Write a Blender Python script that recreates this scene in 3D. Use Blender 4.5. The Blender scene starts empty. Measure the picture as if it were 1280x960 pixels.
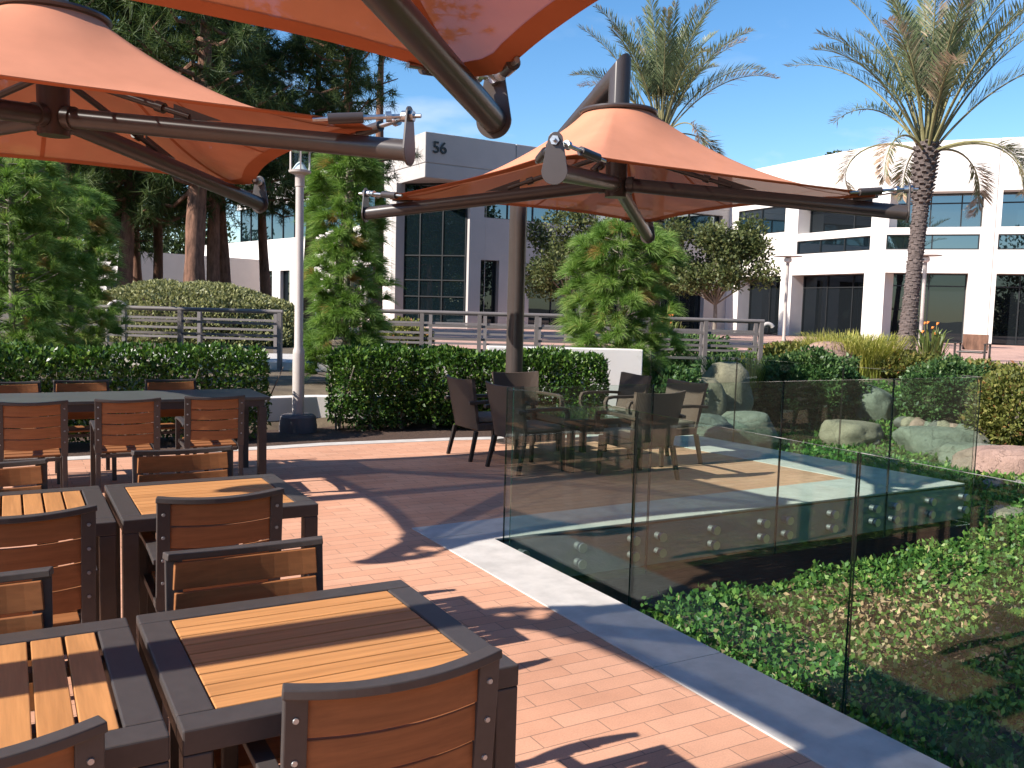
import bpy, bmesh, math, random
import numpy as np
from mathutils import Vector, Matrix, noise

scene = bpy.context.scene
COL = scene.collection
R = math.radians
PI = math.pi

# ------------------------------------------------------------------ camera
CAM = Vector((0, 0, 1.57))
F_PX, PITCH, ROLL, YAW = 1113.6, 0.0851, 0.0277, 0.5162
FW = Vector((math.sin(YAW) * math.cos(PITCH), math.cos(YAW) * math.cos(PITCH), -math.sin(PITCH)))
RT0 = Vector((math.cos(YAW), -math.sin(YAW), 0))
UP0 = RT0.cross(FW)
RT = RT0 * math.cos(ROLL) + UP0 * math.sin(ROLL)
UP = UP0 * math.cos(ROLL) - RT0 * math.sin(ROLL)
FH = Vector((math.sin(YAW), math.cos(YAW), 0))


def ray(u, v):
    return RT * (u - 640) - UP * (v - 480) + FW * F_PX


def at_depth(u, v, d):
    r = ray(u, v)
    return CAM + r * (d / r.dot(FH))


def spot(u, d, z=0.0):
    """ground spot seen in column u at forward distance d"""
    p = at_depth(u, 400, d)
    return Vector((p.x, p.y, z))


# ------------------------------------------------------------------ object helpers
def tag(o, label=None, cat=None, group=None, kind=None):
    if label: o['label'] = label
    if cat: o['category'] = cat
    if group: o['group'] = group
    if kind: o['kind'] = kind
    return o


def empty(name, loc=(0, 0, 0), rz=0.0, label=None, cat=None, group=None):
    o = bpy.data.objects.new(name, None)
    COL.objects.link(o)
    o.location = loc
    o.rotation_euler = (0, 0, rz)
    o.empty_display_size = 0.1
    return tag(o, label, cat, group)


def copy_tree(o, parent=None):
    c = o.copy()
    COL.objects.link(c)
    c.parent = parent
    for ch in list(o.children):
        copy_tree(ch, c)
    return c


class MB:
    """collects boxes, bars, tubes, lathes and prisms and links them as one mesh object"""

    def __init__(self):
        self.v, self.f, self.m, self.r = [], [], [], []
        self.mi = 0
        self.ri = 0.5

    def add(self, vs, fs):
        b = len(self.v)
        self.v.extend([tuple(p) for p in vs])
        self.f.extend([tuple(b + i for i in f) for f in fs])
        self.m.extend([self.mi] * len(fs))
        self.r.extend([self.ri] * len(fs))
        return self

    def box(self, x0, x1, y0, y1, z0, z1):
        vs = [(x0, y0, z0), (x1, y0, z0), (x1, y1, z0), (x0, y1, z0), (x0, y0, z1), (x1, y0, z1), (x1, y1, z1), (x0, y1, z1)]
        return self.add(vs, [(0, 3, 2, 1), (4, 5, 6, 7), (0, 1, 5, 4), (1, 2, 6, 5), (2, 3, 7, 6), (3, 0, 4, 7)])

    def bar(self, p0, p1, w, h, up=(0, 0, 1)):
        p0, p1 = Vector(p0), Vector(p1)
        d = (p1 - p0).normalized()
        s = d.cross(Vector(up))
        s = s.normalized() if s.length > 1e-5 else Vector((1, 0, 0))
        n = s.cross(d)
        vs = []
        for p in (p0, p1):
            for a, b in ((-1, -1), (1, -1), (1, 1), (-1, 1)):
                vs.append(p + s * a * w / 2 + n * b * h / 2)
        return self.add(vs, [(0, 1, 2, 3), (7, 6, 5, 4), (0, 4, 5, 1), (1, 5, 6, 2), (2, 6, 7, 3), (3, 7, 4, 0)])

    def ribbon(self, pts, w, h, up=(0, 0, 1)):
        """rectangular section swept along a polyline; w across, h along 'up'"""
        pts = [Vector(p) for p in pts]
        n = len(pts)
        vs = []
        for i, p in enumerate(pts):
            d = (pts[min(i + 1, n - 1)] - pts[max(i - 1, 0)]).normalized()
            s = d.cross(Vector(up)).normalized()
            u = s.cross(d).normalized()
            ww = w[i] if hasattr(w, '__len__') else w
            for a, b in ((-1, -1), (1, -1), (1, 1), (-1, 1)):
                vs.append(p + s * a * ww / 2 + u * b * h / 2)
        fs = [(0, 1, 2, 3), tuple(4 * (n - 1) + k for k in (3, 2, 1, 0))]
        for i in range(n - 1):
            for k in range(4):
                a, b = 4 * i + k, 4 * i + (k + 1) % 4
                fs.append((a, a + 4, b + 4, b))
        return self.add(vs, fs)

    def tube(self, pts, r, n=16, caps=True):
        pts = [Vector(p) for p in pts]
        m = len(pts)
        vs = []
        ref = Vector((0.31, 0.17, 0.93)).normalized()
        d0 = (pts[1] - pts[0]).normalized()
        if abs(d0.dot(ref)) > 0.95: ref = Vector((1, 0, 0))
        for i, p in enumerate(pts):
            d = (pts[min(i + 1, m - 1)] - pts[max(i - 1, 0)]).normalized()
            s = d.cross(ref).normalized()
            t = s.cross(d)
            rr = r[i] if hasattr(r, '__len__') else r
            for k in range(n):
                a = 2 * PI * k / n
                vs.append(p + s * math.cos(a) * rr + t * math.sin(a) * rr)
        fs = []
        for i in range(m - 1):
            for k in range(n):
                a, b = i * n + k, i * n + (k + 1) % n
                fs.append((a, a + n, b + n, b))
        if caps:
            fs.append(tuple(range(n)))
            fs.append(tuple(range((m - 1) * n, m * n))[::-1])
        return self.add(vs, fs)

    def elbow(self, pts, r, n=28):
        """round tube along a path in a plane x = const, with true mitred corners"""
        pts = [Vector(p) for p in pts]; m = len(pts); vs = []
        X = Vector((1, 0, 0))
        for i, p in enumerate(pts):
            a = (pts[i] - pts[i - 1]).normalized() if i else (pts[1] - pts[0]).normalized()
            b = (pts[i + 1] - pts[i]).normalized() if i < m - 1 else a
            t = (a + b).normalized(); k = 1 / max(0.3, t.dot(a)); u = X.cross(t).normalized()
            for j in range(n):
                q = 2 * PI * j / n; vs.append(p + X * math.cos(q) * r + u * math.sin(q) * r * k)
        fs = [(i * n + j, i * n + (j + 1) % n, (i + 1) * n + (j + 1) % n, (i + 1) * n + j) for i in range(m - 1) for j in range(n)]
        fs += [tuple(range(n))[::-1], tuple(range((m - 1) * n, m * n))]
        return self.add(vs, fs)

    def lathe(self, prof, c=(0, 0, 0), n=24):
        """prof: (radius, z) list from bottom to top"""
        vs, fs = [], []
        for r, z in prof:
            for k in range(n):
                a = 2 * PI * k / n
                vs.append((c[0] + r * math.cos(a), c[1] + r * math.sin(a), c[2] + z))
        for i in range(len(prof) - 1):
            for k in range(n):
                a, b = i * n + k, i * n + (k + 1) % n
                fs.append((a, b, b + n, a + n))
        fs.append(tuple(range(n))[::-1])
        fs.append(tuple(range((len(prof) - 1) * n, len(prof) * n)))
        return self.add(vs, fs)

    def prism(self, poly, z0, z1):
        n = len(poly)
        vs = [(x, y, z0) for x, y in poly] + [(x, y, z1) for x, y in poly]
        fs = [tuple(range(n))[::-1], tuple(range(n, 2 * n))]
        for i in range(n):
            j = (i + 1) % n
            fs.append((i, j, j + n, i + n))
        return self.add(vs, fs)

    def plate(self, poly, origin, ax, ay, th):
        """flat plate: 2-D outline in the (ax, ay) plane at origin, thickness th"""
        ax, ay = Vector(ax).normalized(), Vector(ay).normalized()
        nz = ax.cross(ay)
        o = Vector(origin)
        n = len(poly)
        vs = [o + ax * x + ay * y - nz * th / 2 for x, y in poly] + [o + ax * x + ay * y + nz * th / 2 for x, y in poly]
        fs = [tuple(range(n))[::-1], tuple(range(n, 2 * n))]
        for i in range(n):
            j = (i + 1) % n
            fs.append((i, j, j + n, i + n))
        return self.add(vs, fs)

    def build(self, name, mat, parent=None, smooth=False, bevel=0.0, loc=None, segs=2):
        me = bpy.data.meshes.new(name)
        me.from_pydata(self.v, [], self.f)
        mats = mat if isinstance(mat, (list, tuple)) else [mat]
        for q in mats: me.materials.append(q)
        if len(mats) > 1: me.polygons.foreach_set('material_index', self.m)
        if min(self.r) != max(self.r):
            me.attributes.new('rnd', 'FLOAT', 'FACE').data.foreach_set('value', self.r)
        if smooth:
            me.polygons.foreach_set('use_smooth', [True] * len(me.polygons))
            me.set_sharp_from_angle(angle=R(38))
        me.update()
        o = bpy.data.objects.new(name, me)
        COL.objects.link(o)
        if parent: o.parent = parent
        if loc is not None: o.location = loc
        if bevel:
            b = o.modifiers.new('edge', 'BEVEL')
            b.width = bevel; b.segments = segs; b.limit_method = 'ANGLE'; b.angle_limit = R(40)
        return o


def np_obj(name, V, Fc, mat, parent=None, rnd=None, smooth=False):
    """object from numpy arrays: V (n,3), Fc (m,k)"""
    V = np.asarray(V, np.float32); Fc = np.asarray(Fc, np.int32)
    m, k = Fc.shape
    me = bpy.data.meshes.new(name)
    me.vertices.add(len(V)); me.vertices.foreach_set('co', V.ravel())
    me.loops.add(m * k); me.loops.foreach_set('vertex_index', Fc.ravel())
    me.polygons.add(m)
    me.polygons.foreach_set('loop_start', np.arange(0, m * k, k, dtype=np.int32))
    me.polygons.foreach_set('loop_total', np.full(m, k, np.int32))
    if rnd is not None:
        at = me.attributes.new('rnd', 'FLOAT', 'FACE')
        at.data.foreach_set('value', np.asarray(rnd, np.float32))
    if smooth: me.polygons.foreach_set('use_smooth', [True] * m)
    me.materials.append(mat)
    me.update(calc_edges=True)
    me.validate()
    o = bpy.data.objects.new(name, me)
    COL.objects.link(o)
    if parent: o.parent = parent
    return o


# ------------------------------------------------------------------ materials
def new_mat(name):
    m = bpy.data.materials.new(name)
    m.use_nodes = True
    nt = m.node_tree
    nt.nodes.clear()
    out = nt.nodes.new('ShaderNodeOutputMaterial')
    return m, nt, out


def N(nt, t, **kw):
    n = nt.nodes.new('ShaderNode' + t)
    for k, v in kw.items():
        if hasattr(n, k): setattr(n, k, v)
    return n


def setin(n, **kw):
    for k, v in kw.items():
        n.inputs[k.replace('_', ' ')].default_value = v
    return n


def rgba(c): return (c[0], c[1], c[2], 1.0)


def basic(name, col, rough=0.5, metal=0.0, var=0.12, scale=6.0, bump=0.0, bscale=60.0, spec=0.5, stretch=None, col2=None, coat=0.0):
    """principled surface with a soft mottling of its own colour and a fine bump"""
    m, nt, out = new_mat(name)
    b = N(nt, 'BsdfPrincipled')
    b.inputs['Roughness'].default_value = rough
    b.inputs['Metallic'].default_value = metal
    b.inputs['Specular IOR Level'].default_value = spec
    b.inputs['Coat Weight'].default_value = coat
    tc = N(nt, 'TexCoord')
    mp = N(nt, 'Mapping')
    if stretch: mp.inputs['Scale'].default_value = stretch
    nt.links.new(tc.outputs['Object'], mp.inputs['Vector'])
    nz = N(nt, 'TexNoise')
    nz.inputs['Scale'].default_value = scale
    nz.inputs['Detail'].default_value = 6
    nz.inputs['Roughness'].default_value = 0.62
    nt.links.new(mp.outputs['Vector'], nz.inputs['Vector'])
    cr = N(nt, 'ValToRGB')
    c2 = col2 if col2 else tuple(c * (1 + var) for c in col)
    c1 = tuple(c * (1 - var) for c in col)
    cr.color_ramp.elements[0].position = 0.3
    cr.color_ramp.elements[1].position = 0.7
    cr.color_ramp.elements[0].color = rgba(c1)
    cr.color_ramp.elements[1].color = rgba(c2)
    nt.links.new(nz.outputs['Fac'], cr.inputs['Fac'])
    nt.links.new(cr.outputs['Color'], b.inputs['Base Color'])
    if bump:
        n2 = N(nt, 'TexNoise')
        n2.inputs['Scale'].default_value = bscale
        n2.inputs['Detail'].default_value = 5
        nt.links.new(mp.outputs['Vector'], n2.inputs['Vector'])
        bp = N(nt, 'Bump')
        bp.inputs['Strength'].default_value = bump
        bp.inputs['Distance'].default_value = 0.02
        nt.links.new(n2.outputs['Fac'], bp.inputs['Height'])
        nt.links.new(bp.outputs['Normal'], b.inputs['Normal'])
    nt.links.new(b.outputs['BSDF'], out.inputs['Surface'])
    return m


def leafy(name, stops, trans=0.35, rough=0.45, gloss=0.25):
    """leaf surface: each leaf takes its own colour from the ramp; part of the light passes through"""
    m, nt, out = new_mat(name)
    at = N(nt, 'Attribute', attribute_name='rnd')
    cr = N(nt, 'ValToRGB')
    els = cr.color_ramp.elements
    while len(els) < len(stops): els.new(0.5)
    for e, (p, c) in zip(els, stops):
        e.position = p; e.color = rgba(c)
    nt.links.new(at.outputs['Fac'], cr.inputs['Fac'])
    b = N(nt, 'BsdfPrincipled')
    b.inputs['Roughness'].default_value = rough
    b.inputs['Specular IOR Level'].default_value = gloss
    t = N(nt, 'BsdfTranslucent')
    hs = N(nt, 'HueSaturation')
    hs.inputs['Saturation'].default_value = 1.1; hs.inputs['Value'].default_value = 1.25
    nt.links.new(cr.outputs['Color'], b.inputs['Base Color'])
    nt.links.new(cr.outputs['Color'], hs.inputs['Color'])
    nt.links.new(hs.outputs['Color'], t.inputs['Color'])
    mx = N(nt, 'MixShader')
    mx.inputs['Fac'].default_value = trans
    nt.links.new(b.outputs['BSDF'], mx.inputs[1])
    nt.links.new(t.outputs['BSDF'], mx.inputs[2])
    nt.links.new(mx.outputs['Shader'], out.inputs['Surface'])
    return m


def rock_material(name, col):
    """weathered boulder: mottled colour, lichen, fine cracks and a rough grain"""
    m, nt, out = new_mat(name)
    b = setin(N(nt, 'BsdfPrincipled'), Roughness=0.95); b.inputs['Specular IOR Level'].default_value = 0.2
    tc = N(nt, 'TexCoord')
    dn = N(nt, 'TexNoise'); setin(dn, Scale=4.0, Detail=4.0)
    sc = N(nt, 'VectorMath', operation='SCALE'); sc.inputs['Scale'].default_value = 0.55
    ad = N(nt, 'VectorMath', operation='ADD')
    nt.links.new(tc.outputs['Object'], dn.inputs['Vector']); nt.links.new(dn.outputs['Color'], sc.inputs[0])
    nt.links.new(tc.outputs['Object'], ad.inputs[0]); nt.links.new(sc.outputs[0], ad.inputs[1])
    vo = N(nt, 'TexVoronoi', feature='DISTANCE_TO_EDGE'); setin(vo, Scale=2.3)
    nt.links.new(ad.outputs[0], vo.inputs['Vector'])
    ck = N(nt, 'MapRange'); setin(ck, From_Min=0.0, From_Max=0.018, To_Min=0.78, To_Max=1.0)
    nt.links.new(vo.outputs['Distance'], ck.inputs['Value'])
    n1 = N(nt, 'TexNoise'); setin(n1, Scale=3.0, Detail=9.0, Roughness=0.7)
    nt.links.new(ad.outputs[0], n1.inputs['Vector'])
    cr = N(nt, 'ValToRGB'); e = cr.color_ramp.elements
    e[0].position = 0.25; e[0].color = rgba(tuple(c * 0.55 for c in col)); e[1].position = 0.75; e[1].color = rgba(tuple(c * 1.35 for c in col))
    q = e.new(0.5); q.color = rgba(col)
    nt.links.new(n1.outputs['Fac'], cr.inputs['Fac'])
    mu = N(nt, 'MixRGB', blend_type='MULTIPLY'); mu.inputs['Fac'].default_value = 1.0
    nt.links.new(cr.outputs['Color'], mu.inputs[1]); nt.links.new(ck.outputs['Result'], mu.inputs[2])
    nt.links.new(mu.outputs['Color'], b.inputs['Base Color'])
    n2 = N(nt, 'TexNoise'); setin(n2, Scale=22.0, Detail=8.0, Roughness=0.75)
    nt.links.new(tc.outputs['Object'], n2.inputs['Vector'])
    b1 = N(nt, 'Bump'); setin(b1, Strength=0.9, Distance=0.03); nt.links.new(ck.outputs['Result'], b1.inputs['Height'])
    b2 = N(nt, 'Bump'); setin(b2, Strength=0.9, Distance=0.03); nt.links.new(n2.outputs['Fac'], b2.inputs['Height']); nt.links.new(b1.outputs['Normal'], b2.inputs['Normal'])
    nt.links.new(b2.outputs['Normal'], b.inputs['Normal']); nt.links.new(b.outputs['BSDF'], out.inputs['Surface'])
    return m


M = {}
M['frame'] = basic('graphite_powder_coat', (0.058, 0.050, 0.048), 0.42, var=0.10, scale=30, bump=0.06, bscale=900, spec=0.4)
M['metal_bronze'] = basic('bronze_powder_coat', (0.058, 0.046, 0.042), 0.30, var=0.08, scale=8, spec=0.55)
M['steel'] = basic('stainless_steel', (0.50, 0.51, 0.52), 0.38, metal=0.85, var=0.05)
M['zinc'] = basic('galvanised_bolts', (0.55, 0.56, 0.56), 0.35, metal=1.0, var=0.15, scale=30)
M['dark_top'] = basic('dark_table_top', (0.085, 0.09, 0.085), 0.38, var=0.10, scale=4, spec=0.5)
M['wicker_leg'] = basic('dark_lacquer', (0.025, 0.02, 0.018), 0.4)
M['concrete'] = basic('pale_concrete', (0.51, 0.475, 0.44), 0.85, var=0.16, scale=5, bump=0.15, bscale=220)
M['slab_side'] = basic('slab_concrete', (0.30, 0.30, 0.29), 0.85, var=0.15, scale=3, bump=0.2, bscale=80)
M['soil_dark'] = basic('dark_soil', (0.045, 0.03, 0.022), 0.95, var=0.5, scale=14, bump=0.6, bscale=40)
M['mulch'] = basic('bark_mulch', (0.075, 0.042, 0.028), 0.95, var=0.6, scale=40, bump=0.9, bscale=90)
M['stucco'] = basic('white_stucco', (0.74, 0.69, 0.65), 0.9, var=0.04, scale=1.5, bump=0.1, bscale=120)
M['stucco_shaded'] = basic('shaded_stucco', (0.43, 0.40, 0.385), 0.9, var=0.05, scale=0.8, bump=0.08, bscale=60)  # stucco darkened in colour to deepen the shade on its walls
M['rail'] = basic('shaded_rail_paint', (0.15, 0.13, 0.125), 0.55, var=0.1)  # paint darkened in colour to stand for the shade over the railings
M['lamp_paint'] = basic('beige_lamp_paint', (0.46, 0.41, 0.38), 0.5, var=0.06)
M['lamp_base'] = basic('grey_lamp_base', (0.10, 0.09, 0.095), 0.7, var=0.15)
M['lamp_glass'] = basic('frosted_lamp_glass', (0.72, 0.74, 0.76), 0.2, var=0.05)
M['bark'] = basic('pine_bark', (0.17, 0.085, 0.055), 0.95, var=0.55, scale=9, bump=1.0, bscale=14, stretch=(1, 1, 0.28))
M['bark_grey'] = basic('grey_bark', (0.20, 0.17, 0.14), 0.95, var=0.4, scale=14, bump=0.6, bscale=30, stretch=(1, 1, 0.35))
M['palm_bark'] = basic('palm_bark', (0.115, 0.088, 0.08), 0.95, var=0.5, scale=12, bump=1.0, bscale=26, stretch=(1, 1, 2.2))
M['rock_grey'] = rock_material('grey_boulder', (0.21, 0.195, 0.17))
M['rock_tan'] = rock_material('tan_boulder', (0.30, 0.25, 0.18))
M['rock_pink'] = rock_material('pink_boulder', (0.36, 0.235, 0.19))
M['rock_green'] = rock_material('grey_green_boulder', (0.225, 0.23, 0.18))
M['numeral'] = basic('black_numeral', (0.012, 0.012, 0.014), 0.4)
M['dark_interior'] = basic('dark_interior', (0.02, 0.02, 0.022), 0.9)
M['mullion'] = basic('dark_mullion', (0.014, 0.016, 0.018), 0.5)
M['orange_flower'] = basic('orange_flower', (0.75, 0.22, 0.03), 0.6, var=0.2)
M['terracotta_paint'] = basic('brick_red_paint', (0.33, 0.10, 0.06), 0.6, var=0.15)

M['leaf_hedge'] = leafy('hedge_leaves', [(0.0, (0.022, 0.055, 0.012)), (0.5, (0.05, 0.115, 0.02)), (0.85, (0.095, 0.18, 0.032)), (1.0, (0.19, 0.28, 0.06))], 0.26, 0.34, 0.4)
M['leaf_ivy'] = leafy('ground_cover_leaves', [(0.0, (0.037, 0.100, 0.022)), (0.55, (0.094, 0.200, 0.040)), (0.9, (0.188, 0.312, 0.069)), (1.0, (0.350, 0.400, 0.112))], 0.28, 0.45, 0.3)
M['leaf_dry'] = leafy('dry_leaves', [(0.0, (0.18, 0.11, 0.055)), (0.6, (0.42, 0.28, 0.16)), (1.0, (0.58, 0.42, 0.26))], 0.2, 0.7, 0.2)
M['leaf_olive'] = leafy('olive_shrub_leaves', [(0.0, (0.10, 0.11, 0.04)), (0.5, (0.24, 0.25, 0.10)), (1.0, (0.42, 0.41, 0.21))], 0.3, 0.5, 0.3)
M['leaf_shrub'] = leafy('green_shrub_leaves', [(0.0, (0.029, 0.069, 0.023)), (0.5, (0.069, 0.138, 0.040)), (1.0, (0.149, 0.218, 0.069))], 0.3, 0.45, 0.35)
M['leaf_gold'] = leafy('yellow_green_leaves', [(0.0, (0.07, 0.085, 0.02)), (0.5, (0.16, 0.18, 0.04)), (0.93, (0.28, 0.26, 0.08)), (1.0, (0.36, 0.14, 0.06))], 0.3, 0.5, 0.3)
M['leaf_tree'] = leafy('tree_leaves', [(0.0, (0.035, 0.05, 0.02)), (0.5, (0.085, 0.11, 0.035)), (1.0, (0.19, 0.20, 0.08))], 0.3, 0.5, 0.3)
M['grass_gold'] = leafy('golden_grass_blades', [(0.0, (0.163, 0.200, 0.037)), (0.5, (0.375, 0.375, 0.075)), (1.0, (0.625, 0.550, 0.175))], 0.35, 0.5, 0.3)
M['grass_green'] = leafy('green_strap_leaves', [(0.0, (0.05, 0.09, 0.02)), (1.0, (0.18, 0.22, 0.06))], 0.3, 0.4, 0.4)
M['needle_young'] = leafy('young_pine_needles', [(0.0, (0.062, 0.125, 0.022)), (0.5, (0.163, 0.275, 0.056)), (0.9, (0.338, 0.475, 0.138)), (1.0, (0.413, 0.275, 0.100))], 0.35, 0.5, 0.3)
M['needle_dark'] = leafy('pine_needles', [(0.0, (0.02, 0.04, 0.013)), (0.5, (0.06, 0.095, 0.028)), (0.93, (0.14, 0.18, 0.06)), (1.0, (0.16, 0.12, 0.05))], 0.3, 0.55, 0.25)
M['palm_leaf'] = leafy('palm_leaflets', [(0.0, (0.065, 0.10, 0.045)), (0.5, (0.14, 0.18, 0.085)), (0.8, (0.27, 0.29, 0.17)), (1.0, (0.50, 0.36, 0.25))], 0.3, 0.45, 0.35)
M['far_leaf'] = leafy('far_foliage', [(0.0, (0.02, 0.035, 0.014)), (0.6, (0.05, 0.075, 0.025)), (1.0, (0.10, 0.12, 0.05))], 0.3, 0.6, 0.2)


def slat_material(name, stretch, c0=(0.44, 0.20, 0.070), c1=(0.53, 0.25, 0.092)):
    m, nt, out = new_mat(name)
    b = setin(N(nt, 'BsdfPrincipled'), Roughness=0.55)
    b.inputs['Specular IOR Level'].default_value = 0.3
    at = N(nt, 'Attribute', attribute_name='rnd')
    cr = N(nt, 'ValToRGB')
    cr.color_ramp.elements[0].color = rgba(c0)
    cr.color_ramp.elements[1].color = rgba(c1)
    nt.links.new(at.outputs['Fac'], cr.inputs['Fac'])
    tc = N(nt, 'TexCoord')
    mp = N(nt, 'Mapping'); mp.inputs['Scale'].default_value = stretch
    nt.links.new(tc.outputs['Object'], mp.inputs['Vector'])
    nz = N(nt, 'TexNoise'); setin(nz, Scale=70.0, Detail=5.0, Roughness=0.6)
    nt.links.new(mp.outputs['Vector'], nz.inputs['Vector'])
    mul = N(nt, 'MixRGB', blend_type='MULTIPLY'); mul.inputs['Fac'].default_value = 1.0
    mr = N(nt, 'MapRange'); setin(mr, From_Min=0.3, From_Max=0.7, To_Min=0.78, To_Max=1.12)
    nt.links.new(nz.outputs['Fac'], mr.inputs['Value'])
    nt.links.new(cr.outputs['Color'], mul.inputs[1]); nt.links.new(mr.outputs['Result'], mul.inputs[2])
    nt.links.new(mul.outputs['Color'], b.inputs['Base Color'])
    bp = N(nt, 'Bump'); setin(bp, Strength=0.12, Distance=0.004)
    nt.links.new(nz.outputs['Fac'], bp.inputs['Height']); nt.links.new(bp.outputs['Normal'], b.inputs['Normal'])
    nt.links.new(b.outputs['BSDF'], out.inputs['Surface'])
    return m


M['teak_x'] = slat_material('synthetic_teak_lengthwise', (0.05, 1, 1))
M['teak_chair_shaded'] = slat_material('synthetic_teak_chair_shaded', (0.05, 1, 1), (0.275, 0.108, 0.040), (0.335, 0.138, 0.052))  # table teak darkened in colour for chair backs lying in shade
M['teak_y'] = slat_material('synthetic_teak_crosswise', (1, 0.05, 1))


def paver_material(name, c1, c2, mortar, row=0.1, width=0.3, msize=0.0035):
    m, nt, out = new_mat(name)
    b = setin(N(nt, 'BsdfPrincipled'), Roughness=0.82)
    b.inputs['Specular IOR Level'].default_value = 0.3
    tc = N(nt, 'TexCoord')
    br = N(nt, 'TexBrick', offset=0.5, squash=1.0)
    setin(br, Scale=1.0, Mortar_Size=msize, Mortar_Smooth=0.3, Bias=0.0, Brick_Width=width, Row_Height=row)
    br.inputs['Color1'].default_value = rgba(c1); br.inputs['Color2'].default_value = rgba(c2); br.inputs['Mortar'].default_value = rgba(mortar)
    # a slight wander so joints are not ruled lines
    wn = N(nt, 'TexNoise'); setin(wn, Scale=1.6, Detail=2.0)
    sub = N(nt, 'VectorMath', operation='SUBTRACT'); sub.inputs[1].default_value = (0.5, 0.5, 0.5)
    sc = N(nt, 'VectorMath', operation='SCALE'); sc.inputs['Scale'].default_value = 0.012
    ad = N(nt, 'VectorMath', operation='ADD')
    nt.links.new(tc.outputs['Object'], wn.inputs['Vector'])
    nt.links.new(wn.outputs['Color'], sub.inputs[0]); nt.links.new(sub.outputs[0], sc.inputs[0])
    nt.links.new(tc.outputs['Object'], ad.inputs[0]); nt.links.new(sc.outputs[0], ad.inputs[1])
    nt.links.new(ad.outputs[0], br.inputs['Vector'])
    n1 = N(nt, 'TexNoise'); setin(n1, Scale=1.1, Detail=6.0, Roughness=0.65)
    nt.links.new(tc.outputs['Object'], n1.inputs['Vector'])
    mr = N(nt, 'MapRange'); setin(mr, From_Min=0.28, From_Max=0.72, To_Min=0.78, To_Max=1.12)
    nt.links.new(n1.outputs['Fac'], mr.inputs['Value'])
    n2 = N(nt, 'TexNoise'); setin(n2, Scale=140.0, Detail=4.0)
    nt.links.new(tc.outputs['Object'], n2.inputs['Vector'])
    mr2 = N(nt, 'MapRange'); setin(mr2, From_Min=0.3, From_Max=0.7, To_Min=0.9, To_Max=1.08)
    nt.links.new(n2.outputs['Fac'], mr2.inputs['Value'])
    mm = N(nt, 'Math', operation='MULTIPLY')
    nt.links.new(mr.outputs['Result'], mm.inputs[0]); nt.links.new(mr2.outputs['Result'], mm.inputs[1])
    mul = N(nt, 'MixRGB', blend_type='MULTIPLY'); mul.inputs['Fac'].default_value = 1.0
    nt.links.new(br.outputs['Color'], mul.inputs[1]); nt.links.new(mm.outputs[0], mul.inputs[2])
    nt.links.new(mul.outputs['Color'], b.inputs['Base Color'])
    bp = N(nt, 'Bump'); setin(bp, Strength=0.35, Distance=0.004); bp.invert = True
    nt.links.new(br.outputs['Fac'], bp.inputs['Height'])
    b2 = N(nt, 'Bump'); setin(b2, Strength=0.12, Distance=0.004)
    nt.links.new(n2.outputs['Fac'], b2.inputs['Height']); nt.links.new(bp.outputs['Normal'], b2.inputs['Normal'])
    nt.links.new(b2.outputs['Normal'], b.inputs['Normal'])
    nt.links.new(b.outputs['BSDF'], out.inputs['Surface'])
    return m


M['paver'] = paver_material('salmon_pavers', (0.56, 0.285, 0.18), (0.62, 0.335, 0.22), (0.30, 0.175, 0.12), msize=0.0028)
M['plaza'] = paver_material('plaza_pavers', (0.50, 0.30, 0.24), (0.55, 0.34, 0.27), (0.3, 0.2, 0.16), 0.3, 0.3, 0.006)


def fabric_material(name, col, trans, hole):
    """shade-cloth: diffuse + light coming through the cloth + the open mesh"""
    m, nt, out = new_mat(name)
    tc = N(nt, 'TexCoord')
    nz = N(nt, 'TexNoise'); setin(nz, Scale=2.2, Detail=5.0)
    nt.links.new(tc.outputs['Object'], nz.inputs['Vector'])
    cr = N(nt, 'ValToRGB')
    cr.color_ramp.elements[0].position = 0.3; cr.color_ramp.elements[1].position = 0.7
    cr.color_ramp.elements[0].color = rgba(tuple(c * 0.88 for c in col)); cr.color_ramp.elements[1].color = rgba(tuple(c * 1.07 for c in col))
    nt.links.new(nz.outputs['Fac'], cr.inputs['Fac'])
    wv = N(nt, 'TexNoise'); setin(wv, Scale=420.0, Detail=2.0)
    nt.links.new(tc.outputs['Object'], wv.inputs['Vector'])
    bp = N(nt, 'Bump'); setin(bp, Strength=0.12, Distance=0.003)
    nt.links.new(wv.outputs['Fac'], bp.inputs['Height'])
    d = N(nt, 'BsdfDiffuse'); t = N(nt, 'BsdfTranslucent'); tr = N(nt, 'BsdfTransparent')
    nt.links.new(cr.outputs['Color'], d.inputs['Color'])
    hs = N(nt, 'HueSaturation'); setin(hs, Saturation=1.12, Value=0.9)
    nt.links.new(cr.outputs['Color'], hs.inputs['Color']); nt.links.new(hs.outputs['Color'], t.inputs['Color'])
    nt.links.new(bp.outputs['Normal'], d.inputs['Normal'])
    m1 = N(nt, 'MixShader'); m1.inputs['Fac'].default_value = trans
    nt.links.new(d.outputs['BSDF'], m1.inputs[1]); nt.links.new(t.outputs['BSDF'], m1.inputs[2])
    m2 = N(nt, 'MixShader'); m2.inputs['Fac'].default_value = hole
    nt.links.new(m1.outputs['Shader'], m2.inputs[1]); nt.links.new(tr.outputs['BSDF'], m2.inputs[2])
    nt.links.new(m2.outputs['Shader'], out.inputs['Surface'])
    return m


M['cloth'] = fabric_material('terracotta_shade_cloth', (0.63, 0.268, 0.165), 0.065, 0.085)
M['hem'] = fabric_material('terracotta_hem', (0.46, 0.15, 0.075), 0.02, 0.0)


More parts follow.
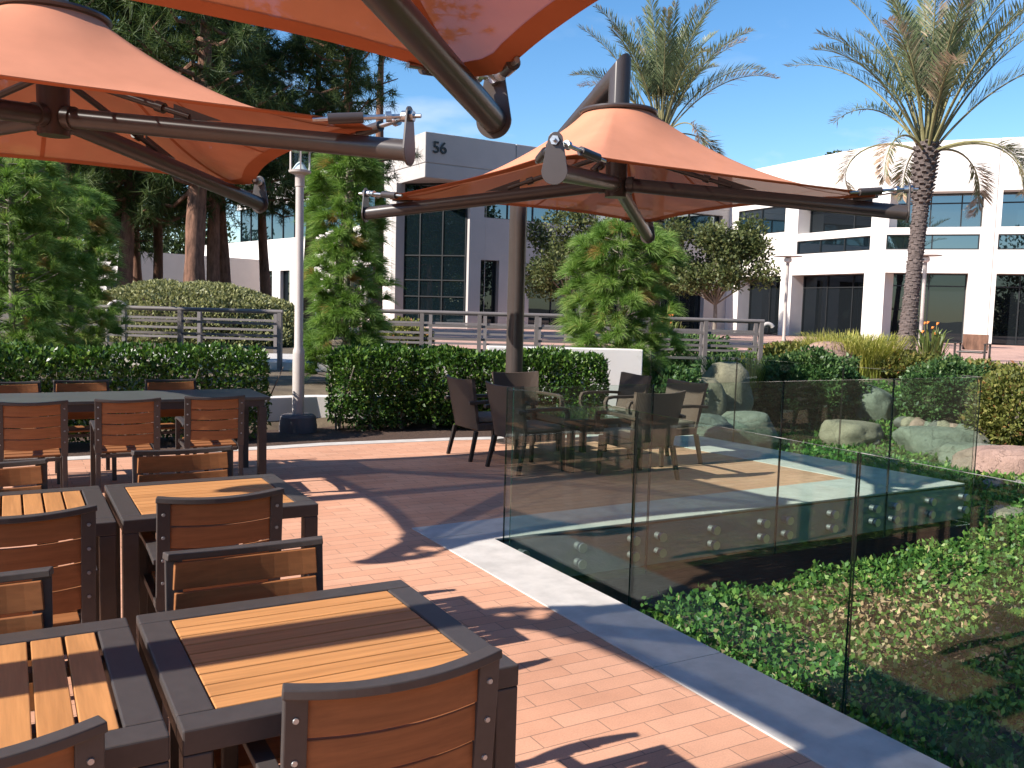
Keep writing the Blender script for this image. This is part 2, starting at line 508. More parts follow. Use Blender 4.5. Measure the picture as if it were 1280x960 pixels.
def glass_material(name, tint, ior=1.38):
    m, nt, out = new_mat(name)
    fr = N(nt, 'Fresnel')
    ge = N(nt, 'NewGeometry')
    io = N(nt, 'MapRange'); setin(io, From_Min=0.0, From_Max=1.0, To_Min=ior, To_Max=1.0 / ior)
    nt.links.new(ge.outputs['Backfacing'], io.inputs['Value']); nt.links.new(io.outputs['Result'], fr.inputs['IOR'])
    tr = N(nt, 'BsdfTransparent'); tr.inputs['Color'].default_value = rgba(tint)
    gl = N(nt, 'BsdfGlossy'); gl.inputs['Roughness'].default_value = 0.0; gl.inputs['Color'].default_value = rgba((0.95, 1.0, 0.98))
    mx = N(nt, 'MixShader')
    nt.links.new(fr.outputs['Fac'], mx.inputs['Fac']); nt.links.new(tr.outputs['BSDF'], mx.inputs[1]); nt.links.new(gl.outputs['BSDF'], mx.inputs[2])
    tc = N(nt, 'TexCoord'); mp = N(nt, 'Mapping'); mp.inputs['Scale'].default_value = (1, 1, 0.25)
    n1 = N(nt, 'TexNoise'); setin(n1, Scale=5.0, Detail=8.0, Roughness=0.7)
    nt.links.new(tc.outputs['Object'], mp.inputs['Vector']); nt.links.new(mp.outputs['Vector'], n1.inputs['Vector'])
    mr = N(nt, 'MapRange'); setin(mr, From_Min=0.5, From_Max=0.85, To_Min=0.0, To_Max=0.012)
    nt.links.new(n1.outputs['Fac'], mr.inputs['Value'])
    df = N(nt, 'BsdfDiffuse'); df.inputs['Color'].default_value = rgba((0.5, 0.5, 0.48))
    m3 = N(nt, 'MixShader')
    nt.links.new(mr.outputs['Result'], m3.inputs['Fac']); nt.links.new(mx.outputs['Shader'], m3.inputs[1]); nt.links.new(df.outputs['BSDF'], m3.inputs[2])
    nt.links.new(m3.outputs['Shader'], out.inputs['Surface'])
    return m


M['glass'] = glass_material('clear_glass', (0.885, 0.945, 0.92))
M['glass_edge'] = basic('glass_edge', (0.012, 0.035, 0.030), 0.08, spec=1.0)


def window_material(name, col, ior):
    m, nt, out = new_mat(name)
    fr = N(nt, 'Fresnel'); fr.inputs['IOR'].default_value = ior
    d = N(nt, 'BsdfDiffuse'); d.inputs['Color'].default_value = rgba(col)
    gl = N(nt, 'BsdfGlossy'); gl.inputs['Roughness'].default_value = 0.01; gl.inputs['Color'].default_value = rgba((0.72, 0.88, 0.98))
    tc = N(nt, 'TexCoord'); nz = N(nt, 'TexNoise'); setin(nz, Scale=0.55, Detail=1.0)
    bp = N(nt, 'Bump'); setin(bp, Strength=0.05, Distance=0.05)
    nt.links.new(tc.outputs['Object'], nz.inputs['Vector']); nt.links.new(nz.outputs['Fac'], bp.inputs['Height']); nt.links.new(bp.outputs['Normal'], gl.inputs['Normal'])
    mx = N(nt, 'MixShader')
    nt.links.new(fr.outputs['Fac'], mx.inputs['Fac']); nt.links.new(d.outputs['BSDF'], mx.inputs[1]); nt.links.new(gl.outputs['BSDF'], mx.inputs[2])
    nt.links.new(mx.outputs['Shader'], out.inputs['Surface'])
    return m


M['window'] = window_material('tinted_window_glass', (0.006, 0.012, 0.016), 3.0)
M['window_dark'] = window_material('dark_window_glass', (0.008, 0.010, 0.012), 1.7)


def wicker_material():
    m, nt, out = new_mat('brown_wicker')
    b = setin(N(nt, 'BsdfPrincipled'), Roughness=0.6)
    tc = N(nt, 'TexCoord')
    w1 = N(nt, 'TexWave', wave_type='BANDS', bands_direction='Z'); setin(w1, Scale=38.0, Distortion=1.5, Detail=1.0)
    w2 = N(nt, 'TexWave', wave_type='BANDS', bands_direction='X'); setin(w2, Scale=24.0, Distortion=1.0, Detail=1.0)
    for w in (w1, w2): nt.links.new(tc.outputs['Object'], w.inputs['Vector'])
    mu = N(nt, 'Math', operation='MULTIPLY')
    nt.links.new(w1.outputs['Fac'], mu.inputs[0]); nt.links.new(w2.outputs['Fac'], mu.inputs[1])
    cr = N(nt, 'ValToRGB')
    cr.color_ramp.elements[0].color = rgba((0.05, 0.032, 0.022)); cr.color_ramp.elements[1].color = rgba((0.20, 0.14, 0.10))
    nt.links.new(mu.outputs[0], cr.inputs['Fac']); nt.links.new(cr.outputs['Color'], b.inputs['Base Color'])
    bp = N(nt, 'Bump'); setin(bp, Strength=0.6, Distance=0.006)
    nt.links.new(mu.outputs[0], bp.inputs['Height']); nt.links.new(bp.outputs['Normal'], b.inputs['Normal'])
    nt.links.new(b.outputs['BSDF'], out.inputs['Surface'])
    return m


M['wicker'] = wicker_material()
M['cushion'] = basic('taupe_cushion', (0.22, 0.17, 0.13), 0.9, var=0.15, scale=10, bump=0.2, bscale=300)


# ------------------------------------------------------------------ world and sun
SUN_EL, SUN_O = R(35.7), Vector((1.395, -0.04, 0))      # horizontal shadow shift per metre of height
w = bpy.data.worlds.new('World'); scene.world = w; w.use_nodes = True
wn = w.node_tree; wn.nodes.clear()
wo = wn.nodes.new('ShaderNodeOutputWorld'); wb = wn.nodes.new('ShaderNodeBackground'); sk = wn.nodes.new('ShaderNodeTexSky')
sk.sky_type = 'NISHITA'; sk.sun_disc = False; sk.sun_elevation = SUN_EL
to_sun = Vector((-SUN_O.x, -SUN_O.y, 1)).normalized()
sk.sun_rotation = math.atan2(to_sun.x, to_sun.y)
sk.air_density = 1.0; sk.dust_density = 0.25; sk.ozone_density = 2.6; sk.altitude = 50
wb.inputs['Strength'].default_value = 0.085
hs_ = wn.nodes.new('ShaderNodeHueSaturation'); hs_.inputs['Saturation'].default_value = 1.25; hs_.inputs['Value'].default_value = 1.25
wn.links.new(sk.outputs['Color'], hs_.inputs['Color'])
# a few thin clouds low above the roofs
tcw = wn.nodes.new('ShaderNodeTexCoord'); mpw = wn.nodes.new('ShaderNodeMapping'); mpw.inputs['Scale'].default_value = (3.0, 3.0, 9.0)
nzw = wn.nodes.new('ShaderNodeTexNoise'); nzw.inputs['Scale'].default_value = 1.7; nzw.inputs['Detail'].default_value = 7
crw = wn.nodes.new('ShaderNodeValToRGB'); crw.color_ramp.elements[0].position = 0.55; crw.color_ramp.elements[1].position = 0.78
spw = wn.nodes.new('ShaderNodeSeparateXYZ'); mrw = wn.nodes.new('ShaderNodeMapRange')
mrw.inputs['From Min'].default_value = 0.34; mrw.inputs['From Max'].default_value = 0.14; mrw.inputs['To Min'].default_value = 0.0; mrw.inputs['To Max'].default_value = 0.75
mlw = wn.nodes.new('ShaderNodeMath'); mlw.operation = 'MULTIPLY'
mxw = wn.nodes.new('ShaderNodeMixRGB'); mxw.inputs[2].default_value = (7.5, 7.7, 8.0, 1)
wn.links.new(tcw.outputs['Generated'], mpw.inputs['Vector']); wn.links.new(mpw.outputs['Vector'], nzw.inputs['Vector']); wn.links.new(nzw.outputs['Fac'], crw.inputs['Fac'])
wn.links.new(tcw.outputs['Generated'], spw.inputs[0]); wn.links.new(spw.outputs['Z'], mrw.inputs['Value'])
wn.links.new(crw.outputs['Color'], mlw.inputs[0]); wn.links.new(mrw.outputs['Result'], mlw.inputs[1]); wn.links.new(mlw.outputs[0], mxw.inputs[0])
wn.links.new(hs_.outputs['Color'], mxw.inputs[1]); wn.links.new(mxw.outputs['Color'], wb.inputs['Color']); wn.links.new(wb.outputs['Background'], wo.inputs['Surface'])
sl = bpy.data.lights.new('sun', 'SUN'); sl.energy = 4.9; sl.angle = R(0.53); sl.color = (1.0, 0.93, 0.84)
so = bpy.data.objects.new('sun', sl); COL.objects.link(so)
so.rotation_euler = (-to_sun).to_track_quat('-Z', 'Y').to_euler(); so.location = (-20, 0, 30)

scene.view_settings.view_transform = 'Standard'; scene.view_settings.look = 'None'
scene.view_settings.exposure = 0.9; scene.view_settings.gamma = 1.0

cd = bpy.data.cameras.new('camera'); cam = bpy.data.objects.new('camera', cd); COL.objects.link(cam)
cd.sensor_width = 36.0; cd.sensor_fit = 'HORIZONTAL'; cd.lens = F_PX / 1280 * 36; cd.clip_start = 0.05; cd.clip_end = 2000
mw = Matrix.Identity(4)
for i in range(3):
    mw[i][0], mw[i][1], mw[i][2], mw[i][3] = RT[i], UP[i], -FW[i], CAM[i]
cam.matrix_world = mw
scene.camera = cam
scene.render.engine = 'CYCLES'
cy = scene.cycles
cy.max_bounces = 8; cy.transparent_max_bounces = 24; cy.diffuse_bounces = 3; cy.glossy_bounces = 4; cy.transmission_bounces = 6
cy.use_denoising = True; cy.use_adaptive_sampling = True; cy.adaptive_threshold = 0.015
cy.caustics_reflective = False; cy.caustics_refractive = False; cy.sample_clamp_indirect = 6.0



# ------------------------------------------------------------------ terrain
def ss(t):
    t = min(1.0, max(0.0, t))
    return t * t * (3 - 2 * t)


def T(x, y):
    """height of the bare ground"""
    d = 0.4935 * x + 0.8698 * y
    far = 0.34 + 0.04 * ss((d - 20) / 10)
    # garden to the right, falling towards the notch
    q = x + 0.3 * (y - 5) - 8.3
    east = -0.60 + 0.95 * ss((q - 3.5) / 6.5) if x > 0 else far
    if x < 8.3:
        if y < 5.35:
            h = -0.80 + 0.14 * ss((x - 3.0) / 5.3) - 0.16 * ss(1 - abs(y - 2.9) / 1.9)
        else:
            # behind the patio: bed level first, then the higher ground behind the planter wall
            yb = 11.0 - 0.27 * max(0.0, x - 3.4)
            h = -0.10 + (far + 0.10) * ss((y - yb) / 0.9)
            if y < 8.8: h = -0.78
        h = h + (east - h) * ss((x - 7.6) / 0.7) if y < 10.6 else h
    else:
        h = east
    if y > 9.5 and x > 7.6:
        h = max(h, -0.1 + 0.44 * ss((d - 11.5) / 3.0)) if x < 8.3 else h + (max(h, -0.1 + 0.44 * ss((d - 11.5) / 3.0)) - h) * ss((9.6 - x) / 1.3)
    h += 0.03 * noise.noise(Vector((x * 0.7, y * 0.7, 1.3)))
    return h


gx = list(np.arange(-16, 30.01, 0.5)); gy = list(np.arange(-10, 40.01, 0.5))
gx = [-1200, -500, -200, -90, -45, -26] + gx + [36, 48, 80, 150, 400, 1200]
gy = [-1200, -500, -200, -90, -40, -20] + gy + [46, 60, 90, 160, 400, 1200]
V = [(x, y, T(x, y)) for y in gy for x in gx]
nx = len(gx)
Fq = [(j * nx + i, j * nx + i + 1, (j + 1) * nx + i + 1, (j + 1) * nx + i) for j in range(len(gy) - 1) for i in range(nx - 1)]
M['earth'] = basic('garden_earth', (0.11, 0.075, 0.05), 0.95, var=0.45, scale=2.2, bump=0.6, bscale=16, col2=(0.16, 0.12, 0.075))
tag(np_obj('ground', V, Fq, M['earth'], smooth=True), kind='structure')

# ------------------------------------------------------------------ patio
KERB_IN, KERB_OUT = 2.455, 2.86
YS, XE = 5.22, 8.02          # edges of the slab over the notch and towards the garden
back = [(7.66, 9.0), (6.0, 9.28), (4.57, 9.55), (3.04, 9.66), (2.5, 9.62), (-14, 9.5)]
slab = [(-14, -9), (KERB_OUT, -9), (KERB_OUT, YS), (XE, YS)] + back
s_ = MB().prism(slab, -0.34, -0.012)
tag(s_.build('patio_slab', M['slab_side']), kind='structure')
pave = [(-14, -9), (KERB_IN, -9), (KERB_IN, 5.72), (7.10, 5.86), (6.86, 8.0), (6.80, 8.93), (6.0, 9.08), (4.57, 9.35), (3.04, 9.46), (2.5, 9.42), (-14, 9.3)]
m_ = MB(); n_ = len(pave)
m_.add([(x, y, 0) for x, y in pave] + [(x, y, -0.03) for x, y in pave],
       [tuple(range(n_))] + [(i, i + n_, (i + 1) % n_ + n_, (i + 1) % n_) for i in range(n_)])
tag(m_.build('patio_paving', M['paver']), kind='structure')
g_ = 0.004
kerb = MB()
yj = [-9, -6.6, -4.2, -1.8, 0.6, 3.0, 5.40]
for a, b in zip(yj[:-1], yj[1:]):
    kerb.box(KERB_IN + g_, KERB_OUT, a + g_ / 2, b - g_ / 2, -0.03, 0.004)
kerb.prism([(KERB_IN + g_, 5.404), (KERB_OUT, 5.404), (KERB_OUT, YS), (4.9, YS), (4.9, 5.785), (KERB_IN + g_, 5.716)], -0.03, 0.004)
kerb.prism([(4.904, YS), (7.1, YS), (7.1, 5.855), (4.904, 5.785)], -0.03, 0.004)
kerb.prism([(7.104, YS), (XE, YS), (7.66, 9.0), (6.81, 9.15), (6.804, 8.934), (6.865, 8.0), (7.104, 5.86)], -0.03, 0.004)
kerb.prism([(6.80, 9.155), (6.0, 9.275), (4.57, 9.545), (3.04, 9.655), (2.5, 9.615), (-14, 9.495),
            (-14, 9.304), (2.5, 9.424), (3.04, 9.464), (4.57, 9.354), (6.0, 9.084), (6.80, 8.94)], -0.03, 0.006)
tag(kerb.build('kerb', M['concrete'], bevel=0.004), kind='structure')
# wall that carries the slab, set back under its edge
u_ = MB()
u_.box(-14, KERB_OUT - 0.06, -9, YS + 0.065, -1.2, -0.341)
u_.prism([(KERB_OUT - 0.055, YS + 0.07), (XE - 0.08, YS + 0.07), (7.55, 8.9), (KERB_OUT - 0.055, 9.2)], -1.2, -0.341)
M['dark_brick'] = basic('dark_brown_wall', (0.055, 0.032, 0.025), 0.9, var=0.3, scale=3, bump=0.9, bscale=7, stretch=(1, 1, 9))
tag(u_.build('foundation_wall', M['dark_brick']), kind='structure')
mu = MB()
bed = [(-14, 9.5), (2.5, 9.62), (3.04, 9.66), (4.57, 9.55), (6.0, 9.28), (7.6, 9.0), (8.3, 10.3), (5.0, 11.6), (3.4, 11.0), (-14, 10.95)]
mu.add([(x, y, -0.02) for x, y in bed], [tuple(range(len(bed)))])
tag(mu.build('mulch_bed', M['mulch']), kind='structure')
pl = MB()
ppl = [spot(150, 30), spot(1500, 30), spot(1300, 20), spot(1085, 20.5), spot(1085, 25), spot(560, 25)]
ppl = [spot(560, 25), spot(880, 22), spot(1120, 21), spot(1120, 18.5), spot(1700, 17), spot(1900, 60), spot(300, 70)]
pl.add([(p.x, p.y, 0.42) for p in ppl], [tuple(range(len(ppl)))])
tag(pl.build('plaza', M['plaza']), kind='structure')

# planter walls: the low one behind the hedge and lamp, the taller one ending beside the chairs
wl = MB()
wl.prism([(-12, 11.02), (3.5, 11.32), (5.85, 10.62), (5.91, 10.81), (3.5, 11.53), (-12, 11.22)], -0.3, 0.35)
tag(wl.build('planter_wall', M['stucco'], bevel=0.01), 'low pale planter wall running behind the lamp post and the left hedge', 'wall')
wl = MB()
a_, b_ = Vector((5.92, 11.14, 0)), Vector((8.0, 10.28, 0))
d_ = (b_ - a_).normalized(); n2_ = Vector((-d_.y, d_.x, 0))
wl.prism([tuple((a_ + n2_ * 0.0)[:2]), tuple(b_[:2]), tuple((b_ + n2_ * 0.26)[:2]), tuple((a_ + n2_ * 0.26)[:2])], -0.3, 1.02)
tag(wl.build('planter_wall', M['stucco'], bevel=0.012), 'taller white planter wall with a square end beside the young pine behind the wicker chairs', 'wall')


# ------------------------------------------------------------------ dining furniture
def make_table(label, group, along_x=True, Wd=0.748, D=0.72):
    root = empty('patio_table', label=label, cat='table', group=group)
    hw, hd, z1, z0 = Wd / 2, D / 2, 0.74, 0.688
    rim = 0.074
    f = MB()
    for s in (-1, 1):
        f.box(-hw, hw, min(s * hd, s * (hd - rim)), max(s * hd, s * (hd - rim)), z0, z1)
        f.box(min(s * hw, s * (hw - rim)), max(s * hw, s * (hw - rim)), -hd + rim + 0.0015, hd - rim - 0.0015, z0, z1)
    f.build('frame', M['frame'], root, bevel=0.004)
    sl_ = MB()
    rng = random.Random(sum(map(ord, label)))
    n = 9 if along_x else 8
    span = (D if along_x else Wd) - 2 * rim - 0.006
    pitch = span / n
    gap = 0.0045 if along_x else 0.008
    for i in range(n):
        a = -span / 2 + i * pitch + gap / 2; b = a + pitch - gap
        sl_.ri = rng.random()
        if along_x: sl_.box(-hw + rim + 0.003, hw - rim - 0.003, a, b, z1 - 0.024, z1 - 0.002)
        else: sl_.box(a, b, -hd + rim + 0.003, hd - rim - 0.003, z1 - 0.024, z1 - 0.002)
    sl_.build('slat_panel', M['teak_x'] if along_x else M['teak_y'], root, bevel=0.0025)
    cb = MB()
    for k in (-0.16, 0.16):
        if along_x: cb.box(k - 0.02, k + 0.02, -hd + rim, hd - rim, z0 + 0.002, z1 - 0.026)
        else: cb.box(-hw + rim, hw - rim, k - 0.02, k + 0.02, z0 + 0.002, z1 - 0.026)
    cb.build('crossbar', M['frame'], root)
    for sx in (-1, 1):
        for sy in (-1, 1):
            lg = MB()
            x, y = sx * (hw - 0.029), sy * (hd - 0.029)
            lg.box(x - 0.028, x + 0.028, y - 0.028, y + 0.028, 0.008, z0 - 0.0005)
            lg.box(x - 0.022, x + 0.022, y - 0.022, y + 0.022, 0.0, 0.0075)
            lg.build('leg', M['frame'], root, bevel=0.004)
    return root


def chair_back_y(z):
    """side profile of the back upright"""
    return 0.0 + 0.105 * max(0.0, (0.86 - z)) ** 1.15


def make_chair(label, group, rng=random.Random(4)):
    root = empty('patio_armchair', label=label, cat='chair', group=group)
    hw = 0.224
    bow = lambda x: -0.034 * (1 - (x / hw) ** 2)          # back bows away from the sitter
    fr = MB()
    zs = [0.86, 0.80, 0.72, 0.62, 0.52, 0.445]
    for s in (-1, 1):
        fr.ribbon([(s * (hw - 0.023), chair_back_y(z), z - 0.004) for z in zs], 0.046, 0.018, up=(0, 1, 0))
    xs = np.linspace(-hw + 0.0, hw - 0.0, 15)
    fr.ribbon([(x, bow(x) + 0.008, 0.858 - 0.012 * (1 - (x / hw) ** 2)) for x in xs], 0.036, 0.020)
    fro = fr.build('back_frame', M['frame'], root, bevel=0.003)
    sl_ = MB()
    xs = np.linspace(-hw + 0.021, hw - 0.021, 11)
    zc = [0.803, 0.718, 0.633, 0.548]
    for z in zc:
        sl_.ri = rng.random()
        sl_.ribbon([(x, chair_back_y(z) + bow(x) * 0.9 + 0.017, z - 0.010 * (1 - (x / hw) ** 2)) for x in xs], 0.014, 0.0775)
    sl_.build('backrest', M['teak_chair_shaded'], root, bevel=0.0025)
    for s in (-1, 1):
        for z in zc:
            y = chair_back_y(z)
            x = s * (hw - 0.022)
            bo = MB(); bo.tube([(x, y - 0.0092, z), (x, y - 0.0135, z + 0.0005)], [0.0068, 0.0052], 10)
            bo.build('bolt', M['steel'], fro)
    st = MB()
    for i in range(4):
        st.ri = rng.random()
        y0 = 0.085 + i * 0.103
        st.box(-hw + 0.046, hw - 0.046, y0, y0 + 0.096, 0.432 + 0.004 * i, 0.448 + 0.004 * i)
    st.build('seat', M['teak_chair_shaded'], root, bevel=0.0025)
    sf = MB()
    for s in (-1, 1):
        sf.bar((s * (hw - 0.03), 0.07, 0.418), (s * (hw - 0.03), 0.505, 0.432), 0.028, 0.028)
    sf.bar((-hw + 0.045, 0.495, 0.416), (hw - 0.045, 0.495, 0.416), 0.022, 0.026)
    sf.bar((-hw + 0.045, 0.075, 0.412), (hw - 0.045, 0.075, 0.412), 0.022, 0.026)
    sf.build('seat_frame', M['frame'], root)
    for s in (-1, 1):
        lg = MB(); x = s * (hw - 0.013)
        lg.ribbon([(x, 0.52, 0.0), (x, 0.515, 0.42), (x, 0.505, 0.618)], 0.026, 0.036, up=(1, 0, 0))
        lg.build('leg', M['frame'], root, bevel=0.003)
        lg = MB()
        lg.ribbon([(s * (hw - 0.022), chair_back_y(0.444), 0.4435), (s * (hw - 0.020), 0.045, 0.25), (s * (hw - 0.018), 0.01, 0.0)], 0.034, 0.024, up=(0, 1, 0))
        lg.build('leg', M['frame'], root, bevel=0.003)
        ar = MB()
        ar.ribbon([(x, 0.535, 0.612), (x, 0.48, 0.632), (x, 0.34, 0.64), (x, 0.18, 0.636), (x, 0.038, 0.622)], 0.042, 0.02)
        ar.build('armrest', M['frame'], root, bevel=0.003)
    return root


G_T = 'square slatted patio tables'
tA = make_table('square slat-top table nearest the camera, with lengthwise slats, right of the front pair', G_T)
tA.location = (0.654, 2.10, 0)
tB = copy_tree(tA); tB.location = (0.735, 3.91, 0)
tag(tB, 'square slat-top table with lengthwise slats, right one of the second row, behind a chair back')
tC = make_table('square table with crosswise slats at the bottom left corner, left of the front pair', G_T, False)
tC.location = (-0.118, 2.095, 0)
tD = copy_tree(tC); tD.location = (-0.035, 3.905, 0)
tag(tD, 'square table with crosswise slats in the second row, cut by the left picture edge')

G_C = 'slatted patio armchairs'
proto = make_chair('slatted armchair with its back to us at the near side of the front right table', G_C)
spots = [
    (0.650, 1.565, 0, None),
    (-0.095, 1.565, 2, 'slatted armchair in the bottom left corner, only its top rail and one bolt showing'),
    (0.592, 2.575, 180, 'slatted armchair facing us behind the front right table, half in a round shadow'),
    (-0.135, 2.55, 180, 'slatted armchair facing us behind the front left table, cut by the left picture edge'),
    (0.672, 3.315, 0, 'slatted armchair with its back to us at the right table of the second row'),
    (0.025, 3.265, 1, 'slatted armchair with its back to us at the left table of the second row'),
    (0.713, 4.39, 180, 'shaded armchair facing us behind the right table of the second row'),
    (-0.085, 4.29, 181, 'armchair facing us behind the left table of the second row, cut by picture edge'),
    (0.14, 7.05, 0, 'armchair with its back to us at the long dark table, leftmost of that three'),
    (0.765, 7.08, -1, 'armchair with its back to us at the long dark table, middle of that three'),
    (1.395, 7.13, -2, 'armchair with its back to us at the right end of the long dark table'),
    (0.02, 8.72, 180, 'armchair facing us across the long dark table by the hedge, leftmost of those three'),
    (0.565, 8.76, 180, 'armchair facing us across the long dark table by the hedge, middle of those three'),
    (1.31, 8.72, 181, 'armchair facing us across the long dark table by the hedge, rightmost of those three'),
]
for i, (x, y, a, lab) in enumerate(spots):
    o = proto if i == 0 else copy_tree(proto)
    o.location = (x, y, 0); o.rotation_euler.z = R(a)
    if lab: tag(o, lab)
    if i >= 8: o.scale = (1, 1, 0.955)

lt = empty('dining_table', (0.5, 8.145, 0), label='long dining table with a dark grey top along the left hedge', cat='table')
t_ = MB(); t_.box(-1.45, 1.485, -0.385, 0.385, 0.715, 0.742); t_.build('tabletop', M['dark_top'], lt, bevel=0.004)
t_ = MB()
for s in (-1, 1):
    t_.box(-1.40, 1.44, min(s * 0.34, s * 0.365), max(s * 0.34, s * 0.365), 0.655, 0.7145)
t_.box(1.416, 1.441, -0.339, 0.339, 0.655, 0.7145); t_.box(-1.40, -1.375, -0.339, 0.339, 0.655, 0.7145)
t_.build('apron', M['frame'], lt)
for x in (-1.40, 1.425):
    for y in (-0.335, 0.335):
        t_ = MB(); t_.box(x - 0.034, x + 0.034, y - 0.034, y + 0.034, 0, 0.6545); t_.build('leg', M['frame'], lt, bevel=0.004)


# ------------------------------------------------------------------ lounge set
def make_wicker(label):
    """faces +Y, origin on the floor under the middle of the seat"""
    root = empty('wicker_armchair', label=label, cat='chair', group='brown wicker armchairs around the glass table')
    b = MB(); n, k = 13, 7
    vs, fs = [], []
    for side in (0, 1):
        for j in range(k):
            t = j / (k - 1)
            z = 0.33 + 0.50 * t
            hwid = 0.255 + 0.045 * t
            for i in range(n):
                q = -1 + 2 * i / (n - 1)
                x = q * hwid
                y = -0.25 - 0.10 * t + 0.055 * abs(q) ** 3 + (0.035 if side else 0)
                vs.append((x, y, z + 0.018 * (q * q) * t))
    o_ = n * k
    for j in range(k - 1):
        for i in range(n - 1):
            a = j * n + i
            fs.append((a, a + 1, a + n + 1, a + n)); a += o_
            fs.append((a, a + n, a + n + 1, a + 1))
    for i in range(n - 1):
        fs.append((i, o_ + i, o_ + i + 1, i + 1)); q = (k - 1) * n + i
        fs.append((q, q + 1, o_ + q + 1, o_ + q))
    for j in range(k - 1):
        a = j * n; fs.append((a, a + n, o_ + a + n, o_ + a)); a = j * n + n - 1
        fs.append((a, o_ + a, o_ + a + n, a + n))
    b.add(vs, fs); b.build('backrest', M['wicker'], root, smooth=True)
    s = MB(); s.box(-0.265, 0.265, -0.20, 0.29, 0.31, 0.385); s.build('seat', M['wicker'], root, bevel=0.012)
    c = MB(); c.box(-0.225, 0.225, -0.20, 0.275, 0.387, 0.45); c.build('cushion', M['cushion'], root, bevel=0.025, segs=3)
    for sx in (-1, 1):
        x = sx * 0.275
        a = MB(); a.ribbon([(x, -0.31, 0.60), (x, -0.1, 0.612), (x, 0.2, 0.612), (x, 0.275, 0.60), (x, 0.295, 0.56), (x, 0.290, 0.387)], 0.05, 0.032, up=(0, 0.35, 1))
        a.build('armrest', M['wicker'], root, bevel=0.005)
        for y, oy in ((-0.20, -0.07), (0.262, 0.01)):
            l = MB(); l.ribbon([(sx * 0.262, y + oy, 0.0), (sx * 0.245, y, 0.309)], [0.026, 0.042], 0.036, up=(0, 1, 0)); l.build('leg', M['wicker_leg'], root)
    return root


wk = make_wicker('brown wicker armchair with its back to us on the far left of the lounge set')
WS = [
    (4.34, 8.25, -90, None),
    (4.40, 7.45, -84, 'brown wicker armchair half behind the corner of the near glass, seen from behind'),
    (5.05, 8.55, 180, 'brown wicker armchair standing in front of the umbrella mast, facing us'),
    (6.08, 8.30, 86, 'brown wicker armchair by the square end of the white planter wall'),
    (6.02, 7.30, 92, 'brown wicker armchair at the right of the lounge set, in front of the boulders'),
    (5.19, 6.68, 3, 'brown wicker armchair with sun patches on its back, nearest the far kerb'),
]
for i, (x, y, a, lab) in enumerate(WS):
    o = wk if i == 0 else copy_tree(wk)
    o.location = (x, y, 0); o.rotation_euler.z = R(a)
    if lab: tag(o, lab)
gt = empty('glass_table', (5.12, 7.62, 0), label='low glass-topped table in the middle of the wicker chairs', cat='table')
t_ = MB(); t_.box(-0.46, 0.46, -0.56, 0.56, 0.52, 0.532); t_.build('glass_top', M['glass'], gt)
t_ = MB()
t_.box(-0.44, 0.44, -0.54, 0.54, 0.455, 0.515); t_.build('table_frame', M['wicker'], gt, bevel=0.006)
for x in (-0.41, 0.41):
    for y in (-0.5, 0.5):
        t_ = MB(); t_.box(x - 0.03, x + 0.03, y - 0.03, y + 0.03, 0, 0.4545); t_.build('leg', M['wicker_leg'], gt)


# ------------------------------------------------------------------ glass balustrade
def glass_panel(p0, p1, label, pins):
    p0, p1 = Vector((p0[0], p0[1], 0)), Vector((p1[0], p1[1], 0))
    d = (p1 - p0); L = d.length; a = math.atan2(d.y, d.x)
    root = empty('glass_balustrade', p0, a, label, 'glass balustrade', 'frameless glass balustrade panels')
    g = 0.006
    m = MB()
    vs = [(g, -0.0065, -0.385), (L - g, -0.0065, -0.385), (L - g, 0.0065, -0.385), (g, 0.0065, -0.385), (g, -0.0065, 1.04), (L - g, -0.0065, 1.04), (L - g, 0.0065, 1.04), (g, 0.0065, 1.04)]
    m.mi = 0; m.add(vs, [(0, 1, 5, 4), (2, 3, 7, 6)])
    m.mi = 1; m.add(vs, [(0, 3, 2, 1), (4, 5, 6, 7), (1, 2, 6, 5), (3, 0, 4, 7)])
    m.build('pane', [M['glass'], M['glass_edge']], root)
    for s in pins:
        for z in (-0.115, -0.235):
            q = MB()
            q.tube([(s * L, -0.034, z), (s * L, -0.0072, z)], 0.035, 18)
            q.tube([(s * L, 0.0072, z), (s * L, 0.052, z)], 0.028, 14)
            q.build('standoff_pin', M['steel'], root, smooth=True)
    return root


GXN = KERB_OUT + 0.055
PN = (0.1, 0.5, 0.9)
glass_panel((GXN, 3.776), (GXN, 5.2), 'glass panel of the near run that ends at the corner beside the wicker chairs', ())
glass_panel((GXN, 2.346), (GXN, 3.776), 'glass panel in the middle of the near run above the grey kerb', ())
glass_panel((GXN, 0.916), (GXN, 2.346), 'glass panel nearest the camera, leaving the picture at the bottom right', ())
GY = YS - 0.055
sx_ = [2.94, 4.125, 5.455, 6.81, 8.075]
labs = ['glass panel of the far run beside the corner post of the near run', 'second glass panel along the far kerb, behind the chair with its back to us',
        'third glass panel along the far kerb, in front of the round green bush', 'glass panel at the right end of the far run, at the outer slab corner']
for a_, b_, lb in zip(sx_[:-1], sx_[1:], labs):
    glass_panel((a_, GY), (b_, GY), lb, PN)
c0, c1 = Vector((8.085, 5.20)), Vector((7.53, 9.5))
labs = ['glass panel on the garden side of the slab, touching its outer corner', 'middle glass panel on the garden side, behind the wicker chairs', 'last glass panel on the garden side, beside the white planter wall']
for i in range(3):
    p, q = c0.lerp(c1, (2 - i + 1) / 3 if False else (i + 1) / 3), c0.lerp(c1, i / 3)
    glass_panel(q, p, labs[i], ())


